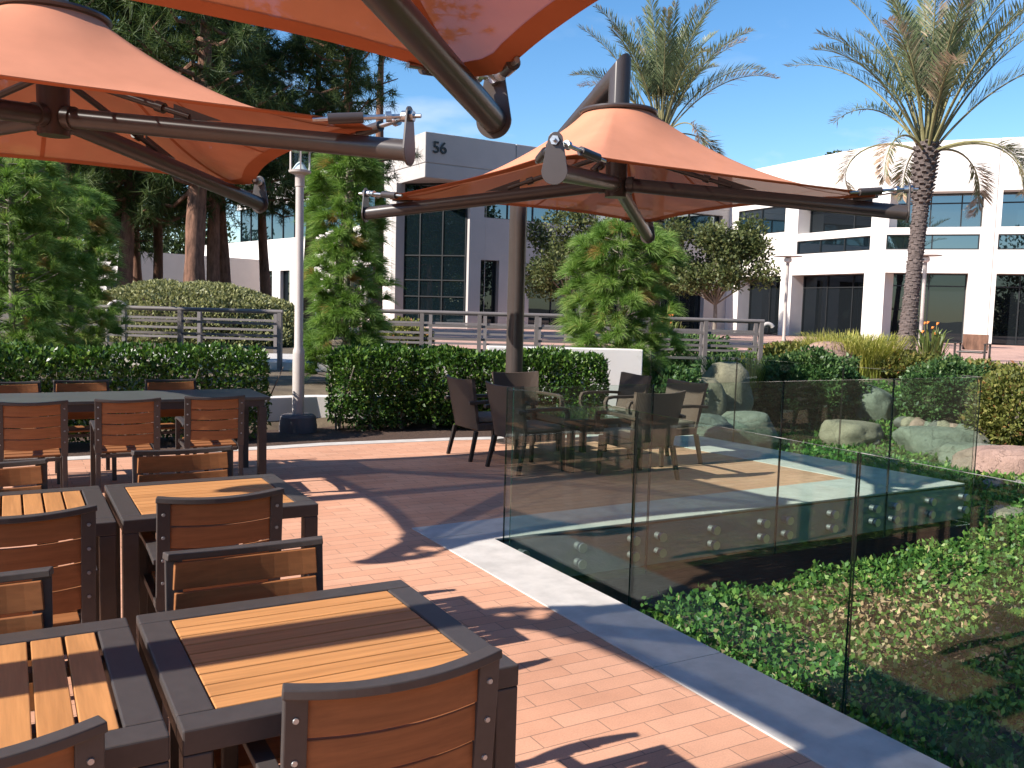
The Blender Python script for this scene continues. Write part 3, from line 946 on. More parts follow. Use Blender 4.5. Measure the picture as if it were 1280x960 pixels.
# ------------------------------------------------------------------ cantilever umbrellas
def make_umbrella(label):
    """origin on the floor below the hub; the mast stands on the +Y side"""
    root = empty('cantilever_umbrella', label=label, cat='umbrella', group='terracotta cantilever umbrellas')
    ZH, ZE, RA = 2.78, 2.51, 2.62
    ZR = 3.43
    q = MB(); q.elbow([(0, 1.88, 0.0), (0, 1.88, 2.905), (0, 1.70, 2.993)], 0.1); q.tube([(0, 1.88, 0.0), (0, 1.88, 0.02)], 0.2, 28)
    q.build('mast', M['metal_bronze'], root, smooth=True)
    q = MB(); q.elbow([(0, 1.699, 2.9935), (0, 0.301, 3.6785)], 0.1)
    q.build('cantilever_arm', M['metal_bronze'], root, smooth=True)
    q = MB(); q.elbow([(0, 0, 2.66), (0, 0, 3.826), (0, 0.30, 3.679)], 0.104)
    q.build('hub_post', M['metal_bronze'], root, smooth=True)
    q = MB(); q.lathe([(0.12, ZR), (0.33, ZR), (0.37, ZR + 0.008), (0.378, ZR + 0.025), (0.37, ZR + 0.042), (0.33, ZR + 0.048), (0.12, ZR + 0.048)], n=48)
    q.build('cap_ring', M['metal_bronze'], root, smooth=True)
    RC, ZC, SAG, CUT = 2.55, 2.66, 0.24, 2.34
    half = RC * math.sqrt(0.5)

    def edge(a):
        """boundary of the cloth: (x, y, z) for angle a, straight sides drawn in between the corners"""
        kq = round(a / (PI / 2)); da = a - kq * PI / 2
        t = math.tan(da)
        y = max(-1, min(1, t / 1.0))
        # solve for the point of the sagging edge in direction da
        lo = y
        for _ in range(12):
            x = half - SAG * (1 - lo * lo)
            lo = max(-1, min(1, math.tan(da) * x / half))
        x = half - SAG * (1 - lo * lo); yy = lo * half
        k_ = min(1.0, CUT * math.sqrt(2) / (x + abs(yy)))        # the corner is cut off square to the arm
        x, yy = x * k_, yy * k_
        c, s = math.cos(kq * PI / 2), math.sin(kq * PI / 2)
        return c * x - s * yy, s * x + c * yy, ZC + 0.04 * (1 - lo * lo)

    def cloth(a, s):
        bx, by, bz = edge(a)
        rx, ry = 0.345 * math.cos(a), 0.345 * math.sin(a)
        g = (1 - s) ** 1.85
        z = bz + (ZR - bz) * g
        cp = abs(math.cos(2 * (a - PI / 4))) ** 6                   # small pull folds towards the corners
        z += 0.007 * s ** 3 * cp * math.sin(a * 74) * (1 - s) * 4 + 0.004 * noise.noise(Vector((bx * s * 2, by * s * 2, 3.3)))
        return rx + (bx - rx) * s, ry + (by - ry) * s, z

    na, ns = 160, 26
    sv = [i / ns for i in range(ns + 1)]
    V = [cloth(2 * PI * k / na + PI / 4, s) for s in sv for k in range(na)]
    Fc = [(i * na + k, i * na + (k + 1) % na, (i + 1) * na + (k + 1) % na, (i + 1) * na + k) for i in range(ns) for k in range(na)]
    can = np_obj('canopy', V, Fc, M['cloth'], root, smooth=True)
    hs_ = [0.895, 0.93, 0.965, 0.999]
    V = [tuple(np.array(cloth(2 * PI * k / na + PI / 4, s)) - np.array((0, 0, 0.006))) for s in hs_ for k in range(na)]
    Fc = [(i * na + k, i * na + (k + 1) % na, (i + 1) * na + (k + 1) % na, (i + 1) * na + k) for i in range(3) for k in range(na)]
    np_obj('hem', V, Fc, M['hem'], can, smooth=True)
    V, Fc = [], []
    for k in range(8):
        a = PI / 4 + k * PI / 4 + 0.02
        tw = 0.016
        for i in range(ns + 1):
            s = 0.02 + 0.955 * i / ns
            p = np.array(cloth(a, s)); r_ = math.hypot(p[0], p[1])
            t_ = np.array((-math.sin(a), math.cos(a), 0)) * tw
            V += [tuple(p - t_ - np.array((0, 0, 0.004))), tuple(p + t_ - np.array((0, 0, 0.004)))]
            if i: b_ = len(V); Fc.append((b_ - 4, b_ - 3, b_ - 1, b_ - 2))
    np_obj('seams', V, Fc, M['hem'], can, smooth=True)
    for k in range(4):
        a = PI / 4 + k * PI / 2
        ux, uy = Vector((math.cos(a), math.sin(a), 0)), Vector((-math.sin(a), math.cos(a), 0))
        P = lambda r, z, t=0.0: ux * r + uy * t + Vector((0, 0, z))
        q = MB(); q.tube([P(0.10, ZH), P(RA - 0.01, ZE)], 0.066, 22)
        q.tube([P(0.11, ZH), P(0.17, ZH - 0.006)], 0.078, 22)
        arm = q.build('arm', M['metal_bronze'], root, smooth=True)
        out = []
        for i in range(17):
            t = PI + PI * i / 16; out.append((0.092 * math.cos(t), 0.092 * math.sin(t)))
        for i in range(9):
            t = PI * i / 8; out.append((0.052 * math.cos(t), 0.215 + 0.05 * math.sin(t)))
        q = MB(); q.plate(out, P(RA, ZE), uy, (0, 0, 1), 0.014); q.build('end_plate', M['metal_bronze'], arm, bevel=0.002)
        q = MB(); c_ = P(RA, ZE + 0.205)
        q.tube([c_ + ux * 0.075, c_ - ux * 0.14], 0.013, 10); q.tube([c_ + ux * 0.008, c_ + ux * 0.03], 0.034, 6)
        q.tube([c_ - ux * 0.008, c_ - ux * 0.045], 0.034, 16)
        q.build('anchor_bolt', M['zinc'], arm, smooth=True)
        for s in (-1, 1):
            tip = Vector(edge(a + s * 0.088)); tip.z = ZC + 0.012
            st = P(RA - 0.05, ZE + 0.20, s * 0.03)
            dirn = (tip - st).normalized(); Lt = (tip - st).length
            q = MB()
            q.tube([st + dirn * t for t in (0, 0.05, 0.051, 0.085, 0.086, Lt - 0.1, Lt + 0.14)], [0.014, 0.014, 0.032, 0.032, 0.015, 0.015, 0.013], 12)
            tb = q.build('turnbuckle', M['zinc'], arm, smooth=True)
            q = MB(); q.tube([st + dirn * (Lt - 0.16), st + dirn * (Lt + 0.05)], 0.033, 14)
            q.build('cable_sleeve', M['metal_bronze'], arm, smooth=True)
        q = MB()
        f = lambda t: P(0.10 + 0.98 * t, 3.06 + (ZH - 0.098 * 1.0 + 0.075 - 3.06) * t)
        q.tube([f(0), f(0.78)], 0.024, 14); q.tube([f(0.74), f(0.80)], 0.036, 14); q.tube([f(0.80), f(1.0)], 0.02, 14)
        q.plate([(-0.02, 0), (0.34, -0.02), (-0.02, 0.10)], P(0.98, ZH - 0.036 + 0.0), ux, (0, 0, 1), 0.014)
        q.build('strut', M['metal_bronze'], root, smooth=True)
    return root


uM = make_umbrella('terracotta cantilever umbrella with its mast behind the wicker chairs, seen whole against the sky')
uM.location = (5.13, 7.12, 0)
uL = copy_tree(uM); uL.location = (0.30, 7.0, 0); uL.rotation_euler.z = R(90)
tag(uL, 'terracotta umbrella over the long dark table, its cap ring at the upper left corner')
uN = copy_tree(uM); uN.location = (0.30, 2.2, 0); uN.rotation_euler.z = R(90)
tag(uN, 'terracotta umbrella straight overhead, only its corner and one arm showing along the top edge')


# ------------------------------------------------------------------ foliage helpers
def unit(a): return a / (np.linalg.norm(a, axis=1, keepdims=True) + 1e-9)


def rand_unit(rng, n): return unit(rng.normal(size=(n, 3)))


def leaf_arrays(rng, P, D, L, W, fold=0.25):
    """folded rhombic leaves at P pointing along D"""
    n = len(P)
    S = unit(np.cross(D, rand_unit(rng, n)))
    Nn = np.cross(D, S)
    L = np.asarray(L).reshape(-1, 1) * np.ones((n, 1)); W = np.asarray(W).reshape(-1, 1) * np.ones((n, 1))
    mid = P + D * L * 0.45
    V = np.stack([P, mid + S * W / 2 + Nn * W * fold, P + D * L, mid - S * W / 2 + Nn * W * fold], 1).reshape(-1, 3)
    Fc = np.arange(4 * n).reshape(n, 4)
    return V, Fc, rng.random(n)


def needle_arrays(rng, P, D, L, w, droop=0.0):
    n = len(P)
    S = unit(np.cross(D, rand_unit(rng, n)))
    L = np.asarray(L).reshape(-1, 1) * np.ones((n, 1))
    tip = P + D * L + np.array([0, 0, -1.0]) * droop * L
    V = np.stack([P - S * w / 2, P + S * w / 2, tip], 1).reshape(-1, 3)
    return V, np.arange(3 * n).reshape(n, 3), rng.random(n)


def bent_needles(rng, P, D, L, w, droop):
    n = len(P)
    S = unit(np.cross(D, rand_unit(rng, n)))
    L = np.asarray(L).reshape(-1, 1) * np.ones((n, 1))
    dn = np.array([0, 0, -1.0])
    m = P + D * L * 0.5 + dn * droop * L * 0.12; t = P + D * L * 0.92 + dn * droop * L * 0.62
    a = np.stack([P - S * w / 2, P + S * w / 2, m + S * w / 2, m - S * w / 2], 1)
    b = np.stack([m - S * w / 2, m + S * w / 2, t + S * w * 0.08, t - S * w * 0.08], 1)
    V = np.concatenate([a, b], 1).reshape(-1, 3)
    return V, np.arange(8 * n).reshape(2 * n, 4), np.repeat(rng.random(n), 2)


def join(parts):
    Vs, Fs, Rs, b = [], [], [], 0
    for V, Fc, r in parts:
        Vs.append(V); Fs.append(Fc + b); Rs.append(r); b += len(V)
    return np.concatenate(Vs), np.concatenate(Fs), np.concatenate(Rs)


def lump(P, sc, seed):
    return np.array([noise.noise(Vector((p[0] * sc + seed, p[1] * sc, p[2] * sc))) for p in P])


def blob_leaves(rng, c, r, n, L, W, up=0.3, shell=0.45, flat=-0.75):
    """leaves spread through an uneven ellipsoid, denser near its outside"""
    c, r = np.asarray(c, float), np.asarray(r, float)
    U = rand_unit(rng, int(n * 1.5)); U = U[U[:, 2] > flat][:n]
    lp = 1 + 0.32 * lump(U, 2.1, c[0] * 3 + c[1]) + 0.18 * lump(U, 5.0, c[1])
    rad = (1 - shell * rng.random(len(U)) ** 1.6) * lp
    P = c + U * r * rad[:, None]
    D = unit(U * 0.7 + rand_unit(rng, len(U)) * 0.8 + np.array([0, 0, up]))
    return leaf_arrays(rng, P, D, L * (0.7 + 0.6 * rng.random(len(U))), W * (0.7 + 0.6 * rng.random(len(U))))


def shrub(name, label, cat, c, r, n, L, W, mat, seed, group=None, stems=True):
    rng = np.random.default_rng(seed)
    base = Vector((c[0], c[1], T(c[0], c[1])))
    root = empty(name, base, 0, label, cat, group)
    V, Fc, q = blob_leaves(rng, (0, 0, r[2] * 0.56), (r[0], r[1], r[2] * 0.60), n, L, W, flat=-0.95)
    np_obj('foliage', V, Fc, mat, root, q)
    if stems:
        m = MB()
        for k in range(7):
            a = rng.random() * 2 * PI; rr = rng.random()
            m.tube([(0.05 * math.cos(a), 0.05 * math.sin(a), -0.05), (r[0] * 0.35 * rr * math.cos(a), r[1] * 0.35 * rr * math.sin(a), r[2] * 0.5),
                    (r[0] * 0.7 * rr * math.cos(a), r[1] * 0.7 * rr * math.sin(a), r[2] * 0.9)], [0.018, 0.012, 0.004], 6)
        m.build('stems', M['bark_grey'], root, smooth=True)
    return root


def hedge(label, path, hw, z0, z1, n, seed):
    """clipped hedge along a path: leaves through a rounded box section, bare stems at its foot"""
    rng = np.random.default_rng(seed)
    P0 = np.array(path, float)
    seg = np.linalg.norm(np.diff(P0, axis=0), axis=1); cum = np.r_[0, np.cumsum(seg)]
    root = empty('clipped_hedge', (P0[0][0], P0[0][1], 0), 0, label, 'hedge')
    u = rng.random(n) * cum[-1]
    i = np.clip(np.searchsorted(cum, u) - 1, 0, len(seg) - 1)
    t = (u - cum[i]) / seg[i]
    ctr = P0[i] + (P0[i + 1] - P0[i]) * t[:, None]
    d = (P0[i + 1] - P0[i]) / seg[i][:, None]; nr = np.stack([-d[:, 1], d[:, 0]], 1)
    # superellipse section
    a = rng.random(n) * 2 * PI
    ca, sa = np.cos(a), np.sin(a)
    k = 1 / (np.abs(ca) ** 5 + np.abs(sa) ** 5) ** 0.2
    endf = np.minimum(1, np.minimum(u, cum[-1] - u) / 0.25); endf = np.sqrt(np.clip(1 - (1 - endf) ** 2, 0.03, 1))
    dep = 1 - 0.55 * rng.random(n) ** 1.8
    qx, qz = ca * k * dep * endf, sa * k * dep * (0.75 + 0.25 * endf)
    P = np.zeros((n, 3)); zc, hz = (z0 + z1) / 2, (z1 - z0) / 2
    P[:, :2] = ctr + nr * (qx * hw)[:, None]
    P[:, 2] = zc + qz * hz
    lm = lump(P, 2.3, seed) * 0.10 + lump(P, 6.0, seed + 3) * 0.06
    out = np.zeros((n, 3)); out[:, :2] = nr * (ca * k)[:, None]; out[:, 2] = sa * k * 0.8
    out = unit(out)
    P += out * lm[:, None]
    low = (P[:, 2] < z0 + 0.16) & (rng.random(n) < 0.6)
    P, out = P[~low], out[~low]
    m = len(P)
    D = unit(out * 0.75 + rand_unit(rng, m) * 0.85 + np.array([0, 0, 0.35]))
    P -= np.array([P0[0][0], P0[0][1], 0])
    V, Fc, r = leaf_arrays(rng, P, D, 0.062 * (0.7 + 0.6 * rng.random(m)), 0.034 * (0.8 + 0.4 * rng.random(m)), 0.2)
    np_obj('foliage', V, Fc, M['leaf_hedge'], root, r)
    st = MB()
    x = 0.12
    while x < cum[-1] - 0.1:
        j = min(np.searchsorted(cum, x) - 1, len(seg) - 1)
        c = P0[j] + (P0[j + 1] - P0[j]) * ((x - cum[j]) / seg[j]) - P0[0]
        for b in range(4):
            ox, oy = rng.normal(0, 0.05, 2)
            st.tube([(c[0] + ox * 0.4, c[1] + oy * 0.4, z0 - 0.12), (c[0] + ox, c[1] + oy, z0 + 0.2), (c[0] + ox * 4, c[1] + oy * 3.5, z1 - 0.2)], [0.016, 0.012, 0.005], 6)
        x += 0.42
    st.build('stems', M['bark_grey'], root, smooth=True)
    return root


def young_pine(label, loc, h, r, seed, n_sh=360, lean=0.0, taper=0.16):
    """young long-needled pine: shoots all the way down, a mop of needles drooping from the end of each shoot"""
    rng = np.random.default_rng(seed)
    root = empty('young_pine', loc, 0, label, 'pine tree')
    tr = MB(); tr.tube([(0, 0, -0.2), (0.01, 0, h * 0.4), (lean * 0.5, 0, h * 0.75), (lean, 0, h * 0.93)], [0.055, 0.042, 0.026, 0.01], 10)
    parts = []
    for k in range(n_sh):
        f = (k + rng.random()) / n_sh
        z = h * (0.04 + 0.93 * f)
        prof = 1.0 - taper * max(0, f - 0.35) / 0.65
        if f > 0.86: prof *= math.sqrt(max(0.05, 1 - ((f - 0.86) / 0.14) ** 2))
        a = rng.random() * 2 * PI
        bump_ = 1 + 0.42 * noise.noise(Vector((math.cos(a) * 1.3 + seed, math.sin(a) * 1.3, f * 6)))
        rr = r * prof * bump_ * (0.16 + 0.74 * rng.random() ** 0.6)
        ux = np.array([math.cos(a), math.sin(a), 0.0])
        rise = rr * rng.uniform(0.15, 0.6)
        b0 = np.array([lean * f, 0, max(0.02, z - rise * 0.8)])
        b1 = b0 + ux * rr + np.array([0, 0, rise])
        if k % 3 == 0: tr.tube([b0, (b0 + b1) / 2 - np.array([0, 0, rise * 0.15]), b1], [0.012, 0.009, 0.004], 5)
        nn = int(rng.integers(110, 170))
        t = 1 - 0.16 * rng.random(nn) ** 1.2 * min(1, 0.4 / (rr + 0.05))
        P = b0 + (b1 - b0) * t[:, None]
        axis = (b1 - b0) / (np.linalg.norm(b1 - b0) + 1e-6)
        D = unit(axis * 1.0 + np.array([0, 0, 0.55]) + rand_unit(rng, nn) * 0.9)
        L = rng.uniform(0.2, 0.34, nn)
        V, Fc, q = bent_needles(rng, P, D, L, 0.0058, 0.55)
        tone = np.clip(0.6 * q + 0.5 * rng.random() - 0.04, 0, 0.95)
        if rng.random() < 0.03: tone[:] = 1.0
        parts.append((V, Fc, tone))
    tr.build('trunk', M['bark_grey'], root, smooth=True)
    V, Fc, q = join(parts)
    np_obj('crown', V, Fc, M['needle_young'], root, q)
    return root


def pine_crown(seed, h, z0, r, n_cl, name='crown'):
    """old pine crown: clumps of needles on spreading boughs, gaps between the boughs"""
    rng = np.random.default_rng(seed)
    parts = []; boughs = MB()
    nb = max(10, n_cl // 11)
    for b in range(nb):
        f = (b + rng.random()) / nb
        z = z0 + (h - z0) * f
        a = b * 2.399 + rng.random()
        ln = r * (1.0 - 0.75 * f ** 1.5) * rng.uniform(0.55, 1.1)
        ux = np.array([math.cos(a), math.sin(a), 0.0])
        sl = rng.uniform(-0.15, 0.35)
        p0 = np.array([0, 0, z]); p1 = p0 + ux * ln + np.array([0, 0, ln * sl])
        mid = (p0 + p1) / 2 - np.array([0, 0, 0.12 * ln])
        boughs.tube([p0, mid, p1], [0.07, 0.05, 0.02], 6)
        for c in range(11):
            t = rng.uniform(0.25, 1.05)
            ctr = p0 * (1 - t) ** 2 + 2 * mid * t * (1 - t) + p1 * t * t + rng.normal(0, 0.32, 3) * np.array([1, 1, 0.7])
            nn = int(rng.integers(34, 56))
            D = unit(rand_unit(rng, nn) + ux * 0.35 + np.array([0, 0, 0.15]))
            P = ctr + rand_unit(rng, nn) * 0.10
            V, Fc, q = needle_arrays(rng, P, D, rng.uniform(0.3, 0.58, nn), 0.030, 0.15)
            parts.append((V, Fc, np.clip(0.55 * q + 0.5 * rng.random() - 0.03, 0, 1)))
    V, Fc, q = join(parts)
    return V, Fc, q, boughs


def pine_trunk(h, r, seed):
    rng = random.Random(seed)
    m = MB(); pts, rad = [], []
    ax, ay = rng.uniform(-0.03, 0.03), rng.uniform(-0.03, 0.03)
    for i in range(17):
        t = i / 16
        pts.append((ax * h * t + 0.07 * math.sin(t * 9 + seed), ay * h * t + 0.07 * math.cos(t * 7 + seed * 2), -0.3 + (h + 0.3) * t))
        rad.append(r * (1.12 - 0.85 * t) * (1 + 0.07 * rng.uniform(-1, 1)) + (0.12 * r if i == 0 else 0))
    m.tube(pts, rad, 18)
    return m


PINE_MESH = {}


def tall_pine(label, loc, h, z0, r, tr, kind, rot=0.0):
    root = empty('tall_pine', loc, rot, label, 'pine tree', 'tall pines beyond the railing')
    pine_trunk(h * 0.96, tr, kind * 7 + int(abs(loc[0]) * 3)).build('trunk', M['bark'], root, smooth=True)
    if kind not in PINE_MESH:
        V, Fc, q, bo = pine_crown(100 + kind, 13.0, 3.6, 3.4, 620)
        o = np_obj('crown', V, Fc, M['needle_dark'], root, q)
        bb = bo.build('boughs', M['bark'], root, smooth=True)
        PINE_MESH[kind] = (o.data, bb.data)
    else:
        o = bpy.data.objects.new('crown', PINE_MESH[kind][0]); COL.objects.link(o); o.parent = root
        bb = bpy.data.objects.new('boughs', PINE_MESH[kind][1]); COL.objects.link(bb); bb.parent = root
    for q_ in (o, bb):
        q_.scale = (r / 3.4, r / 3.4, (h - z0) / 9.4)
        q_.location.z = h - 13.0 * (h - z0) / 9.4
    return root


def broad_tree(label, loc, h, cz, cr, n, seed, L=0.10, W=0.05, mat='leaf_tree', tr=0.08):
    rng = np.random.default_rng(seed)
    root = empty('broadleaf_tree', loc, 0, label, 'tree')
    m = MB(); m.tube([(0, 0, -0.2), (0.03, 0, h * 0.25), (0.0, 0.05, h * 0.5), (0.05, 0, h * 0.8)], [tr, tr * 0.85, tr * 0.6, tr * 0.2], 10)
    parts = []
    for k in range(30):
        a = k * 2.4 + rng.random(); f = rng.random()
        q_ = cr * 0.86 * math.sqrt(rng.random()); c = np.array([math.cos(a) * q_, math.sin(a) * q_, cz + (f - 0.45) * (h - cz) * 1.3])
        m.tube([(0, 0, h * 0.32), (c[0] * 0.5, c[1] * 0.5, (h * 0.34 + c[2]) / 2), tuple(c)], [tr * 0.4, tr * 0.26, tr * 0.1], 6)
        s = cr * rng.uniform(0.2, 0.40)
        parts.append(blob_leaves(rng, c, (s, s, s * 0.85), n // 30, L, W, shell=0.9, flat=-1))
    m.build('trunk', M['bark_grey'], root, smooth=True)
    V, Fc, q = join(parts)
    np_obj('crown', V, Fc, M[mat], root, q)
    return root


def palm(label, loc, h, tr, fr_len, n_fr, seed, lean=(0, 0), lw=0.02):
    """date palm: scarred trunk with a swollen head, arching feather fronds"""
    rng = np.random.default_rng(seed)
    root = empty('date_palm', loc, 0, label, 'palm tree')
    m = MB(); pts, rad = [], []
    for i in range(40):
        t = i / 39
        pts.append((lean[0] * t, lean[1] * t, -0.3 + (h + 0.3) * t))
        b = 1.25 - 0.35 * min(1, t * 3) + 0.04 * math.sin(i * 2.1)
        if t > 0.74: b += 0.42 * math.sin(min(1, (t - 0.74) / 0.26) * PI * 0.62)
        rad.append(tr * b * (1 + 0.05 * (i % 2)))
    m.tube(pts, rad, 22)
    for k in range(420):
        t = 0.05 + 0.95 * (k / 420); a = k * 2.399
        i = min(38, int(t * 39)); rr = rad[i]
        c = Vector((lean[0] * t + rr * math.cos(a), lean[1] * t + rr * math.sin(a), -0.3 + (h + 0.3) * t))
        o_ = Vector((math.cos(a), math.sin(a), 0.7 if t > 0.74 else 0.5)).normalized()
        s_ = 0.07 if t > 0.74 else 0.012
        m.bar(c - o_ * 0.03, c + o_ * s_, 0.10 if t > 0.74 else 0.085, 0.035, up=(0, 0, 1))
    m.build('trunk', M['palm_bark'], root)
    top = np.array([lean[0], lean[1], h])
    stem = MB(); parts = []
    for k in range(n_fr):
        f = (k + 0.5) / n_fr
        a = k * 2.399 + 0.2 * rng.random()
        el = R(88 - 37 * (f / 0.84) ** 1.4)
        droop = f > 0.84
        if droop: el = R(rng.uniform(12, 34))
        ln = fr_len * (0.82 + 0.25 * rng.random()) * (0.9 + 0.2 * math.sin(f * PI))
        if f > 0.84: ln *= 0.8
        ux = np.array([math.cos(a), math.sin(a), 0.0])
        ns = 30
        p = top + ux * tr * 0.7 + np.array([0, 0, -0.25 * f]); e = el
        line = [p.copy()]
        bend = (0.22 + 0.5 * f ** 2 + 0.35 * rng.random()) * (1.0 + 0.55 * max(0, math.cos(el)))
        if droop: bend = rng.uniform(1.5, 2.3)
        for i in range(ns):
            t = i / ns
            e -= bend / ns * (0.35 + 1.9 * t)
            p = p + (ux * math.cos(e) + np.array([0, 0, math.sin(e)])) * ln / ns
            line.append(p.copy())
        line = np.array(line)
        stem.tube([tuple(q) for q in line[::2]], list(np.linspace(0.035, 0.006, len(line[::2]))), 6)
        nl = 80
        tt = np.linspace(0.52 if droop else 0.30, 0.995, nl)
        idx = np.clip((tt * ns).astype(int), 0, ns - 1); fr_ = (tt * ns - idx)[:, None]
        P = line[idx] * (1 - fr_) + line[idx + 1] * fr_
        ax = unit(line[idx + 1] - line[idx])
        side = np.cross(ax, np.array([0, 0, 1.0])); side = unit(side + 1e-4)
        upv = np.cross(side, ax)
        dry = 0.55 if droop else (0.5 if rng.random() < 0.12 else 0.0)
        for sgn in (-1, 1):
            LL = (0.16 + 0.40 * np.sin(np.clip(tt, 0, 1) ** 0.8 * PI) ** 0.8) * (0.85 + 0.3 * rng.random(nl)) * fr_len / 3.6
            D = unit(side * sgn * 0.62 + ax * 0.80 + upv * (0.42 + 0.2 * rng.normal(size=(nl, 1))) + rng.normal(0, 0.10, (nl, 3)))
            S = unit(np.cross(D, upv)); w_ = lw * (1 - 0.3 * tt)[:, None]
            tip = P + D * LL[:, None] + np.array([0, 0, -0.10]) * LL[:, None]
            midp = P + D * LL[:, None] * 0.45
            V = np.stack([P - S * w_ * 0.4, midp - S * w_ * 0.5, tip, midp + S * w_ * 0.5], 1).reshape(-1, 3)
            tone = np.clip(0.25 + 0.4 * rng.random(nl) + 0.35 * tt ** 3 + dry * rng.random(), 0, 1)
            parts.append((V, np.arange(4 * nl).reshape(nl, 4), tone))
    V, Fc, q = join(parts)
    cr = np_obj('crown', V, Fc, M['palm_leaf'], root, q)
    stem.build('frond_stems', M['grass_stem'], root, smooth=True)
    return root


M['grass_stem'] = basic('frond_stem', (0.22, 0.20, 0.09), 0.6, var=0.2)


def blades(name, label, cat, loc, n, r, hgt, w, mat, seed, spread=0.6):
    """tuft of arching strap leaves"""
    rng = np.random.default_rng(seed)
    root = empty(name, loc, 0, label, cat)
    parts = []
    a = rng.random(n) * 2 * PI; rr = r * np.sqrt(rng.random(n))
    base = np.stack([rr * np.cos(a), rr * np.sin(a), np.zeros(n) - 0.03], 1)
    da = a + rng.normal(0, 0.6, n)
    out = np.stack([np.cos(da), np.sin(da), np.zeros(n)], 1)
    sp = spread * rng.random(n)[:, None]
    H = hgt * (0.55 + 0.6 * rng.random(n))[:, None]
    S = unit(np.cross(out, np.array([0, 0, 1.0])))
    up = np.array([0, 0, 1.0])
    p1 = base + up * H * 0.5 + out * sp * H * 0.3
    p2 = base + up * H * 0.86 + out * sp * H * 0.8
    p3 = base + up * H * (1 - 0.35 * sp) + out * sp * H * 1.35
    rn = rng.random(n)
    for q0, q1, w0, w1 in ((base, p1, w, w * 0.9), (p1, p2, w * 0.9, w * 0.6), (p2, p3, w * 0.6, w * 0.06)):
        V = np.stack([q0 - S * w0 / 2, q0 + S * w0 / 2, q1 + S * w1 / 2, q1 - S * w1 / 2], 1).reshape(-1, 3)
        parts.append((V, np.arange(4 * n).reshape(n, 4), rn))
    V, Fc, q = join(parts)
    np_obj('blades', V, Fc, mat, root, q)
    return root


def boulder(name, label, c, r, mat, seed, rz=0.0, flat=1.0, sub=4, group=None, cat='rock', detail=1.0):
    bm = bmesh.new()
    bmesh.ops.create_icosphere(bm, subdivisions=sub, radius=1.0)
    so_ = Vector((seed * 3.7, seed * 1.3, seed * 0.7))
    for v in bm.verts:
        p = v.co.copy()
        d = 1 + 0.30 * noise.noise(p * 0.9 + so_) + detail * (0.13 * noise.noise(p * 2.3 + so_) + 0.05 * noise.noise(p * 6 + so_) + 0.02 * noise.noise(p * 14 + so_))
        # facets: pull towards a few random planes
        for k in range(5):
            rr = random.Random(seed * 13 + k)
            nrm = Vector((rr.gauss(0, 1), rr.gauss(0, 1), rr.gauss(0, 0.8))).normalized()
            lim = rr.uniform(0.62, 0.9)
            q = p.normalized() * d
            ex = q.dot(nrm) - lim
            if ex > 0: d -= ex * 0.8
        v.co = p.normalized() * d
        if v.co.z > flat: v.co.z = flat + (v.co.z - flat) * 0.25
        v.co = Vector((v.co.x * r[0], v.co.y * r[1], v.co.z * r[2]))
    me = bpy.data.meshes.new(name); bm.to_mesh(me); bm.free()
    me.polygons.foreach_set('use_smooth', [True] * len(me.polygons)); me.materials.append(mat)
    o = bpy.data.objects.new(name, me); COL.objects.link(o); o.location = c; o.rotation_euler.z = rz
    return tag(o, label, cat, group)


# ------------------------------------------------------------------ buildings
class Facade:
    def __init__(self, pa, pb, z0):
        self.O = Vector((pa.x, pa.y, z0)); e = Vector((pb.x - pa.x, pb.y - pa.y, 0)); self.L = e.length
        self.e = e.normalized(); self.n = Vector((-self.e.y, self.e.x, 0)); self.a = math.atan2(self.e.y, self.e.x)

    def loc(self, u, v, w=0.0):
        r = ray(u, v); t = ((self.O - CAM).dot(self.n) + w) / r.dot(self.n); p = CAM + r * t - self.O
        return p.dot(self.e), p.z

    def x(self, u, w=0.0): return self.loc(u, 380, w)[0]


def wall_grid(m, x0, x1, z0, z1, ops, y0, y1):
    """wall slab between y0 and y1 with rectangular openings"""
    xs = sorted({x0, x1} | {min(max(v, x0), x1) for o in ops for v in o[:2]})
    for a, b in zip(xs[:-1], xs[1:]):
        if b - a < 1e-4: continue
        cut = sorted((max(z0, o[2]), min(z1, o[3])) for o in ops if o[0] < (a + b) / 2 < o[1])
        z = z0
        for c, d in cut:
            if c - z > 1e-3: m.box(a, b, y0, y1, z, c)
            z = max(z, d)
        if z1 - z > 1e-3: m.box(a, b, y0, y1, z, z1)


def window(root, xa, xb, za, zb, y, cols=(), rows=(), mat='window', fw=0.06):
    p = MB(); p.box(xa + 0.004, xb - 0.004, y, y + 0.02, za + 0.004, zb - 0.004)
    w_ = p.build('window', M[mat], root)
    f = MB(); d = 0.07
    f.box(xa + 0.004, xa + fw, y - d, y - 0.003, za + 0.004, zb - 0.004); f.box(xb - fw, xb - 0.004, y - d, y - 0.003, za + 0.004, zb - 0.004)
    f.box(xa + fw + 0.002, xb - fw - 0.002, y - d, y - 0.003, za + 0.004, za + fw); f.box(xa + fw + 0.002, xb - fw - 0.002, y - d, y - 0.003, zb - fw, zb - 0.004)
    for c in cols:
        x = xa + (xb - xa) * c; f.box(x - 0.03, x + 0.03, y - d + 0.01, y - 0.004, za + fw + 0.002, zb - fw - 0.002)
    for r_ in rows:
        z = za + (zb - za) * r_; f.box(xa + fw + 0.002, xb - fw - 0.002, y - d + 0.018, y - 0.006, z - 0.03, z + 0.03)
    f.build('frame', M['mullion'], w_)
    return w_


Z0 = 0.42
